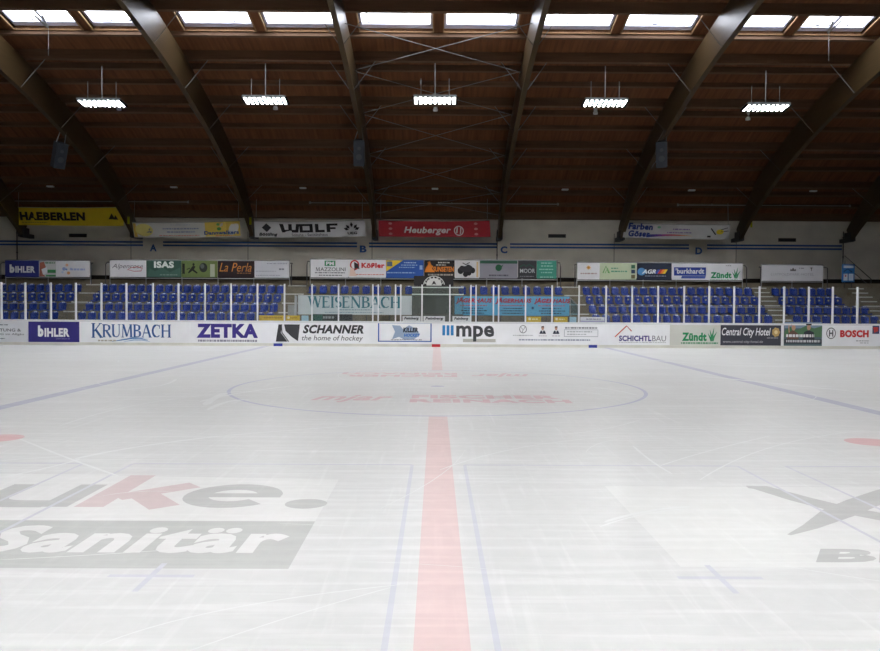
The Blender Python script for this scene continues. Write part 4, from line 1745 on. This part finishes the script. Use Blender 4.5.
# crossed tie rods in the centre bay
nodes = sorted(BRACEY + [45.0])
seq = ['lowest', 'second lowest', 'third lowest', 'fourth lowest', 'fifth lowest', 'sixth lowest', 'seventh lowest']
for k in range(len(nodes) - 1):
    lo = len(nodes) - 2 - k
    for s in (-1, 1):
        ya, za = roofpt(nodes[k], 0.95)
        yb, zb = roofpt(nodes[k + 1], 0.95 if nodes[k + 1] < 44.9 else 0.6)
        dz = 0.03 * s
        p = Vector((s * (3.8 - AW / 2), ya, za + dz))
        q = Vector((-s * (3.8 - AW / 2), yb, zb + dz))
        mb = MB()
        mb.tube([p, q], 0.016, M_brace, 6)
        d = (q - p).normalized()
        for e, f_ in ((p, 1), (q, -1)):
            mb.tube([e + d * f_ * 0.5, e + d * f_ * 0.8], 0.03, M_brace, 8)
        o = mb.build('tie_rod', loc=tuple(p))
        tag(o, 'steel tie rod of the %s cross in the centre bay, falling %s' % (seq[lo], 'right' if s < 0 else 'left'), 'tie rod', 'crossed tie rods of the centre bay')

# skylights
vis = 0
for bank in (0, 1):
    Ya, Yb = (SKY_Y0, SKY_Y1) if bank == 0 else (mirror(SKY_Y0), mirror(SKY_Y1))
    for k, (X0, X1) in enumerate(skylights):
        (ya, za), (yb, zb) = roofpt(Ya, DECK_N), roofpt(Yb, DECK_N)
        lb = 'bright roof skylight with wooden reveal, %s from left in the row' % nth(k + 1) if bank == 0 else 'bright roof skylight of the opposite slope, %s from left' % nth(k + 1)
        root = thing('skylight', lb, 'skylight', ((X0 + X1) / 2, (ya + yb) / 2, (za + zb) / 2), 'skylights of the far slope' if bank == 0 else 'skylights of the near slope')

        def slab(mb, xa, xb, u0, u1, n0, n1, m):
            p = []
            for n in (n0, n1):
                (y0, z0), (y1, z1) = roofpt(Ya + (Yb - Ya) * u0, DECK_N + n), roofpt(Ya + (Yb - Ya) * u1, DECK_N + n)
                p += [(xa, y0, z0), (xb, y0, z0), (xb, y1, z1), (xa, y1, z1)]
            mb.hexa(p, m)
        mb = MB()
        slab(mb, X0 - 0.05, X0, -0.03, 1.03, -0.04, 0.14, M_reveal)
        slab(mb, X1, X1 + 0.05, -0.03, 1.03, -0.04, 0.14, M_reveal)
        slab(mb, X0, X1, -0.03, 0.0, -0.04, 0.14, M_reveal)
        slab(mb, X0, X1, 1.0, 1.03, -0.04, 0.14, M_reveal)
        mb.build('reveal', root)
        mb = MB()
        MF = mat('skylight_frame', (196, 196, 214), 0.5, 0.3)
        slab(mb, X0 - 0.05, X0 + 0.10, -0.03, 1.03, 0.14, 0.24, MF)
        slab(mb, X1 - 0.10, X1 + 0.05, -0.03, 1.03, 0.14, 0.24, MF)
        slab(mb, X0 + 0.10, X1 - 0.10, -0.03, 0.06, 0.14, 0.24, MF)
        slab(mb, X0 + 0.10, X1 - 0.10, 0.84, 1.03, 0.14, 0.24, MF)
        frm = mb.build('frame', root)
        mb = MB()
        slab(mb, X0 + 0.10, X1 - 0.10, 0.06, 0.84, 0.19, 0.21, M_sky)
        mb.build('glass', frm)
        # fallen leaves lying along the lower edge of the glass
        mb = MB()
        r = random.Random(k + 40 * bank)
        ML = mat('leaf_litter', (70, 66, 60), 0.9, 0.1)
        for q in range(9):
            x = r.uniform(X0 + 0.15, X1 - 0.35)
            u = 0.84 - r.uniform(0.02, 0.05)
            slab(mb, x, x + r.uniform(0.04, 0.12), u, 0.84, 0.212, 0.212 + r.uniform(0.005, 0.02), ML)
        o = mb.build('leaf_litter', root)
        if k in (4, 13) and bank == 0:
            mb = MB()
            c = (X0 + X1) / 2
            slab(mb, c - 0.06, c + 0.06, 0.06, 0.84, 0.14, 0.20, MF)
            mb.build('mullion', root)
            mb = MB()
            y2, z2 = roofpt(Ya + (Yb - Ya) * 0.97, DECK_N + 0.05)
            y3, z3 = roofpt(Ya + (Yb - Ya) * 0.55, DECK_N + 0.12)
            mb.tube([(c, y2, z2), (c - 0.18, y3, z3)], 0.05, M_steel, 8)
            mb.tube([(c, y2, z2), (c + 0.16, y3, z3)], 0.04, M_steel, 8)
            mb.tube([(c + 0.03, y2, z2), (c + 0.03, y2 - 0.02, z2 - 1.2)], 0.008, M_steel, 5)
            mb.build('opener', root)

# ------------------------------------------------------------------ pendant lamps
LX = [(AX[i] + AX[i + 1]) / 2 for i in range(1, 6)]
LXX = [wx(x, 33.7, 102) for x in (102, 265.5, 435, 605, 765.5)]


def lamp_root():
    root = thing('pendant_lamp', 'lamp', 'lamp', (0, 0, 0))
    sl = math.tan(math.radians(7))
    w, d = 0.94, 0.36

    def tp(x, y, z):
        return (x, y, z - y * sl)

    def tb(mb, x0, x1, y0, y1, z0, z1, m):
        mb.hexa([tp(x0, y0, z0), tp(x1, y0, z0), tp(x1, y1, z0), tp(x0, y1, z0), tp(x0, y0, z1), tp(x1, y0, z1), tp(x1, y1, z1), tp(x0, y1, z1)], m)
    mb = MB()
    tb(mb, -w, w, -d, d, 0.03, 0.09, M_lampbody)
    tb(mb, -w, w, -d - .02, -d, -0.03, 0.09, M_lampbody)
    tb(mb, -w, w, d, d + .02, -0.03, 0.09, M_lampbody)
    for k in range(10):
        x = -w + 2 * w * k / 9
        tb(mb, x - 0.05, x + 0.05, -d, d, -0.05, 0.03, M_louvre)
    hs = mb.build('housing', root)
    mb = MB()
    for k in range(9):
        x0, x1 = -w + 2 * w * k / 9 + 0.034, -w + 2 * w * (k + 1) / 9 - 0.034
        tb(mb, x0, x1, -d + 0.01, d - 0.01, 0.0, 0.02, M_tube)
    mb.build('tubes', hs)
    for x, h in ((-0.62, 0.95), (0.0, 1.62), (0.62, 0.95)):
        mb = MB()
        mb.tube([(x, 0, 0.09), (x, 0, h)], 0.022 if x == 0 else 0.012, M_steel, 6)
        mb.build('hanger', root)
        if x:
            pass
    mb = MB()
    for x in (-0.62, 0, 0.62):
        mb.tube([(x - 0.14, 0, 0.09), (x, 0, 0.22), (x + 0.14, 0, 0.09)], 0.012, M_steel, 5)
    mb.build('bracket', root)
    return root


lamp0 = lamp_root()


def put_lamp(x, y, z, label, group, first_=False, flip=False):
    r = lamp0
    if not first_:
        r = lamp0.copy()
        C.objects.link(r)
        for ch in lamp0.children:
            c = ch.copy()
            C.objects.link(c)
            c.parent = r
            for g in ch.children:
                e = g.copy()
                C.objects.link(e)
                e.parent = c
    r.location = (x, y, z)
    if flip:
        r.rotation_euler = (0, 0, math.pi)
    tag(r, label, 'lamp', group)


names = ['leftmost lit pendant lamp under the dark roof', 'second lit pendant lamp from left under the roof', 'lit pendant lamp in the crossed centre roof bay', 'second lit pendant lamp from right under the roof', 'rightmost lit pendant lamp under the dark roof']
for k, X in enumerate(LXX):
    zz = atY((102, 265.5, 435, 605, 765.5)[k], (103.2, 100.4, 100.2, 103, 107.6)[k], 33.7)[1]
    put_lamp(X, 33.7, zz, names[k], 'row of lit pendant lamps', k == 0)
for Y in (22.8, 4.5, -2.5):
    for k, X in enumerate(LX):
        put_lamp(X, Y, roofpt(Y, 1.4)[1] - 1.65, 'lit pendant lamp out of view over %s, %s from left' % ({22.8: 'the far half of the ice', 4.5: 'the near half of the ice', -2.5: 'the near boards'}[Y], nth(k + 1)),
                 'lamps above the view', False, Y < MID)

# smoke detectors under the purlins
for k, (x, y) in enumerate(((119, 111), (275.5, 109.6), (435.5, 110), (595.5, 112), (748, 117))):
    Y = solve_row(y - 1.5, DECK_N - 0.30)
    yy, zz = roofpt(Y, DECK_N - 0.33)
    X = wx(x, yy, 110)
    mb = MB()
    mb.tube([(X, yy, zz + 0.36), (X, yy, zz + 0.02), (X, yy, zz)], 0.09, M_emerg, 10)
    mb.tube([(X, yy, zz), (X, yy, zz - 0.10)], 0.12, M_emerg, 10)
    tag(mb.build('smoke_detector', loc=(X, yy, zz)), 'small pale detector knob just below the %s lamp' % ['leftmost', 'second', 'centre', 'fourth', 'rightmost'][k], 'detector', 'detectors below the lamps')

# small emergency lamps along the lowest big purlin
for k, (x, y) in enumerate(((50.5, 188.5), (174, 187), (303, 187), (435, 187), (565, 188.3), (691.5, 191), (813, 194))):
    Y = solve_row(188.2, DECK_N - 0.46)
    yy, zz = roofpt(Y, DECK_N - 0.46)
    X = wx(x, yy, 188)
    mb = MB()
    mb.rbox(X - 0.19, X + 0.19, yy - 0.12, yy + 0.06, zz - 0.08, zz + 0.0, 0.02, M_emerg)
    tag(mb.build('emergency_light', loc=(X, yy, zz)), 'small white emergency light bar under the roof, %s from left' % nth(k + 1), 'emergency light', 'emergency lights under the roof')

# pale conduits under the eaves
for k, (x0, x1, y, lb) in enumerate(((12, 188, 203, 'above the yellow banner'), (310, 558, 202.5, 'above the red banner'), (678, 850, 207, 'at the right side'))):
    Y = solve_row(204, DECK_N - 0.30)
    yy, zz = roofpt(Y, DECK_N - 0.28)
    yy -= 0.12
    X0, X1 = wx(x0, yy, 203), wx(x1, yy, 203)
    mb = MB()
    mb.tube([(X0, yy, zz), (X1, yy, zz)], 0.028, M_steel, 6)
    for X in (X0, X1):
        mb.tube([(X, yy - 0.0, zz - .06), (X, yy, zz + .06)], 0.06, M_steel, 8)
    n = int((X1 - X0) / 2)
    for i in range(n + 1):
        X = X0 + (X1 - X0) * i / n
        mb.tube([(X, yy, zz), (X, yy + 0.10, zz + 0.10)], 0.012, M_steel, 5)
    tag(mb.build('conduit_pipe', loc=((X0 + X1) / 2, yy, zz)), 'long pale conduit under the eaves %s' % lb, 'pipe')

# loudspeakers hung from the arches
for k, (ai, x, y, lb, rot) in enumerate(((1, 58.5, 155, 'left, from the arch above the yellow banner', 0.9), (3, 359, 152.5, 'middle, from the arch left of the centre bay', 0.1), (5, 662, 154, 'right, from the arch left of the rightmost banner', -0.35))):
    Y = 37.6
    X, Z = atY(x, y, Y)
    root = thing('loudspeaker', 'grey hanging loudspeaker ' + lb, 'loudspeaker', (X, Y, Z), 'loudspeakers under the arches')
    mb = MB()
    cr, sr = math.cos(rot), math.sin(rot)

    def rp(a, b, c):
        # turned and tipped down towards the ice
        b2, c2 = b * 0.94 - c * 0.34, b * 0.34 + c * 0.94
        return (X + a * cr - b2 * sr, Y + a * sr + b2 * cr, Z + c2)
    w, h, dp = 0.27, 0.62, 0.30
    mb.hexa([rp(-w, -dp, -h), rp(w, -dp, -h), rp(w * .7, dp, -h), rp(-w * .7, dp, -h), rp(-w, -dp, h), rp(w, -dp, h), rp(w * .7, dp, h), rp(-w * .7, dp, h)], M_speaker)
    cab = mb.build('cabinet', root)
    mb = MB()
    for zc, r in ((-0.18, 0.15), (0.24, 0.09)):
        mb.face([rp(r * math.cos(2 * math.pi * q / 16), -dp - 0.01, zc + r * math.sin(2 * math.pi * q / 16)) for q in range(16)], M_darksteel)
    mb.build('driver', cab)
    zt_ = under(Y + 0.0)
    Xc = AX[ai]
    for dx in (-0.2, 0.2):
        mb = MB()
        mb.tube([rp(dx, 0, h), (Xc + dx * 0.5, Y - 0.1 + .2 * (dx > 0), max(zt_ + 0.05, Z + h + 0.5))], 0.02, M_steel, 6)
        mb.build('strap', root)

# ------------------------------------------------------------------ hanging fabric banners
YH = 45.65


def hanging(label, quad, col, sag=0.0, Yh=YH):
    """quad: measured corners tl, tr, br, bl"""
    P = [atY(x, y, Yh) for x, y in quad]
    tl, tr, br, bl = [Vector((p[0], 0, p[1])) for p in P]

    def fn(u, v, lift):
        t = tl.lerp(tr, u)
        b = bl.lerp(br, u)
        p = b.lerp(t, v)
        p.z -= sag * math.sin(math.pi * u) * (0.5 + 0.5 * v)
        w = 0.03 * math.sin(u * 17 + v * 3.0) + 0.018 * math.sin(u * 41 - v * 5)
        return (p.x, Yh + w - lift * 3, p.z)
    mb = MB()
    n, m = 48, 8
    vs = [fn(i / n, j / m, 0) for j in range(m + 1) for i in range(n + 1)]
    fs = [(j * (n + 1) + i, j * (n + 1) + i + 1, (j + 1) * (n + 1) + i + 1, (j + 1) * (n + 1) + i) for j in range(m) for i in range(n)]
    mb.mesh(vs, fs, pm(col))
    o = mb.build('hanging_banner', loc=tuple(fn(0.5, 0, 0)), smooth=True)
    tag(o, label, 'banner', 'banners hung between the arch feet')
    # top cord
    cb = MB()
    cb.tube([fn(k / 20, 1.0, 0) for k in range(21)], 0.018, M_steel, 5)
    for u in (0.02, 0.98):
        a = fn(u, 1.0, 0)
        cb.tube([a, (a[0], a[1] + 0.1, a[2] + 1.3)], 0.012, M_steel, 5)
    cb.build('cord', o)
    x0, x1 = quad[3][0], quad[2][0]
    yt, yb = (quad[0][1] + quad[1][1]) / 2, (quad[2][1] + quad[3][1]) / 2
    f = Face(x0, x1, yt, yb, 0, 0, 0, 0, Yh, None, fn)
    return o, f


o, f = hanging('yellow fabric banner with black capitals hung at far left', [(16, 207.2), (123, 207.2), (124, 226), (18.5, 225)], (222, 196, 44), 0.03)
f.text('HAEBERLEN', 21.0, 86, 211.8, 220.4, (30, 28, 28), 0.06)
f.bars(22, 48, 222.2, 222.8, (110, 96, 40), 101)
f.poly([(109, 219), (112.5, 213), (116, 219)], (60, 56, 40))
f.poly([(114, 219.4), (116.5, 215), (119, 219.4)], (60, 56, 40))
f.finish(o)
o, f = hanging('white and yellow fabric banner with small green dots, second from left', [(131.8, 222), (240.4, 220.6), (241.6, 236.6), (134.4, 237.4)], (208, 208, 204), 0.08)
f.rect(135, 138, 222.6, 236.6, (222, 190, 90))
f.rect(206, 241, 221.6, 236.2, (222, 196, 92))
f.disk(145.5, 229.4, 9, 6.4, (226, 216, 130))
f.text('Lebens', 139, 152, 227, 229.4, (70, 96, 150), 0.02, 0.2)
f.text('Freude', 140, 153, 229.8, 232.2, (70, 96, 150), 0.02, 0.2)
f.bars(164, 200, 227, 228.4, (140, 150, 180), 102)
f.bars(168, 196, 230.4, 231.8, (140, 150, 180), 103)
f.bars(160, 200, 234.4, 235.2, (206, 120, 110), 104)
f.disk(214, 226, 2.6, 1.8, (72, 150, 80))
f.disk(220, 228.6, 2.2, 1.6, (72, 150, 80))
f.disk(219.4, 224.2, 1.8, 1.3, (90, 164, 90))
f.text('Dannwalkers', 205, 239.6, 230.6, 234.4, (50, 84, 150), 0.04)
f.bars(216, 232, 235.2, 236, (190, 84, 74), 105)
f.bars(172, 192, 223.4, 224.2, (180, 186, 200), 106)
f.finish(o)
o, f = hanging('white fabric banner with heavy black block capitals and leaf emblem', [(253.8, 221), (364.4, 220), (366, 236), (254.8, 237.2)], (208, 208, 212), 0.08)
BKK = (30, 30, 34)
# block letters of the wide word: W, flattened O, L, F
bt, bb = 222.8, 231.6
f.poly([(280, bt), (284, bt), (285.4, 228.8), (289, 228.8), (289, bt), (292.6, bt), (292.6, 228.8), (296, 228.8), (297, bt), (300.6, bt), (298.6, bb), (282.6, bb)], BKK, f.let)
for q in ((300.2, 313.6, bt, bt + 2.2), (300.2, 313.6, bb - 2.2, bb), (300.2, 303.4, bt, bb), (310.4, 313.6, bt, bb), (316, 319.4, bt, bb), (316, 325.4, bb - 2.4, bb), (327.4, 331, bt, bb), (327.4, 338.6, bt, bt + 2.2), (327.4, 336.4, bt + 3.8, bt + 5.8)):
    f.rect(*q, BKK, f.let)
f.text('Schuhe - Sanitätshaus', 292, 328, 232.6, 235.4, (90, 90, 98), 0.01)
f.poly([(262.6, 227), (267.4, 222.6), (272.2, 227), (267.4, 231.4)], (50, 50, 56))
f.poly([(265.4, 227), (267.4, 225.2), (269.4, 227), (267.4, 228.8)], (208, 208, 212))
f.text('Böttling', 259.4, 278, 232, 236, (50, 50, 56), 0.05, 0.2)
for dx, dy, a in ((0, -2.6, 0), (-3.8, -0.6, -.7), (3.8, -0.6, .7), (-5.4, 1.6, -1.2), (5.4, 1.6, 1.2)):
    cx, cy = 352.6 + dx, 227.4 + dy
    ux, uy = math.sin(a), -math.cos(a)
    f.poly([(cx - ux * 2.6, cy - uy * 2.6), (cx + uy * 1.5, cy - ux * 1.5), (cx + ux * 2.8, cy + uy * 2.8), (cx - uy * 1.5, cy + ux * 1.5)], BKK)
f.text('UEG', 348, 357.6, 232, 234.6, BKK, 0.04)
f.finish(o)
o, f = hanging('red fabric banner with white slanted lettering in the centre bay', [(378.4, 220.2), (489.6, 220.4), (490.6, 237), (379, 236.4)], (168, 34, 48), 0.05)
f.text('Heuberger', 404.2, 451.4, 226.2, 234.8, (224, 222, 222), 0.03, 0.25)
f.ring(459.2, 230.2, 4.4, 4.6, 1.0, (224, 222, 222))
f.line([(457.8, 226.6), (457, 232.6)], 1.2, (224, 222, 222))
f.line([(461.4, 226.6), (460.6, 233.6)], 1.2, (224, 222, 222))
for x in (390.8, 476.4):
    for y in (223.4, 228.6, 233.8):
        f.disk(x, y, 1.9, 1.2, (206, 150, 150), 10)
f.finish(o)
o, f = hanging('white fabric banner with blue lettering and a rainbow swoosh at right', [(625.6, 222.4), (730.4, 224.8), (728.6, 239.4), (622.6, 237.4)], (206, 206, 208), 0.06)
BB = (44, 66, 140)
f.text('Farben', 626.4, 651, 223.8, 230.2, BB, 0.05)
f.text('Göser', 627.6, 649, 231, 237.2, BB, 0.05)
for k in range(12):
    x0, x1 = 646 + 3.8 * k, 646 + 3.8 * (k + 1)
    t = k / 11
    c = [(50, 70, 150), (110, 60, 150), (190, 60, 110), (214, 96, 60), (226, 170, 70)]
    s_ = t * 3.99
    a_, b_ = c[int(s_)], c[int(s_) + 1]
    cc = tuple(a_[q] + (b_[q] - a_[q]) * (s_ - int(s_)) for q in range(3))
    w0, w1 = 1.4 * (1 - k / 12) + .1, 1.4 * (1 - (k + 1) / 12) + .1
    y0, y1 = 236.2 - 1.6 * math.sin(math.pi * k / 14), 236.2 - 1.6 * math.sin(math.pi * (k + 1) / 14)
    f.poly([(x0, y0 + w0), (x1, y1 + w1), (x1, y1 - w1), (x0, y0 - w0)], cc)
f.bars(671, 688, 228, 229.2, (130, 110, 170), 107)
f.bars(666, 690, 231.6, 232.6, (130, 110, 170), 108)
f.disk(657, 227, 1.8, 1.2, (120, 190, 150), 10)
f.disk(718.4, 231, 3.6, 2.6, (222, 200, 50))
f.line([(709, 227.4), (714.6, 233.8)], 1.2, (60, 60, 70))
f.line([(719, 229), (726, 226.8)], .7, (60, 60, 70))
f.line([(719, 231), (727, 230)], .6, (60, 60, 70))
f.rect(706.4, 710, 234.8, 236.6, (60, 56, 60))
f.finish(o)

# ------------------------------------------------------------------ light
w = bpy.data.worlds.new('overcast_sky')
S.world = w
w.use_nodes = True
nt = w.node_tree
bg = nt.nodes['Background']
tc = nt.nodes.new('ShaderNodeTexCoord')
nz = nt.nodes.new('ShaderNodeTexNoise')
nz.inputs['Scale'].default_value = 2.2
rp = nt.nodes.new('ShaderNodeValToRGB')
rp.color_ramp.elements[0].color = (0.86, 0.91, 1.0, 1)
rp.color_ramp.elements[1].color = (1.0, 1.0, 1.0, 1)
nt.links.new(tc.outputs['Generated'], nz.inputs['Vector'])
nt.links.new(nz.outputs['Fac'], rp.inputs['Fac'])
nt.links.new(rp.outputs['Color'], bg.inputs['Color'])
bg.inputs['Strength'].default_value = 2.2

S.view_settings.view_transform = 'Standard'
S.view_settings.look = 'None'
S.view_settings.exposure = 2.66
S.view_settings.gamma = 1.0
S.cycles.use_denoising = True
S.cycles.max_bounces = 8
S.cycles.diffuse_bounces = 4
S.cycles.glossy_bounces = 3
S.cycles.transparent_max_bounces = 16
S.cycles.sample_clamp_indirect = 8.0
S.cycles.caustics_reflective = False
S.cycles.caustics_refractive = False
bpy.data.objects.remove(_fo)
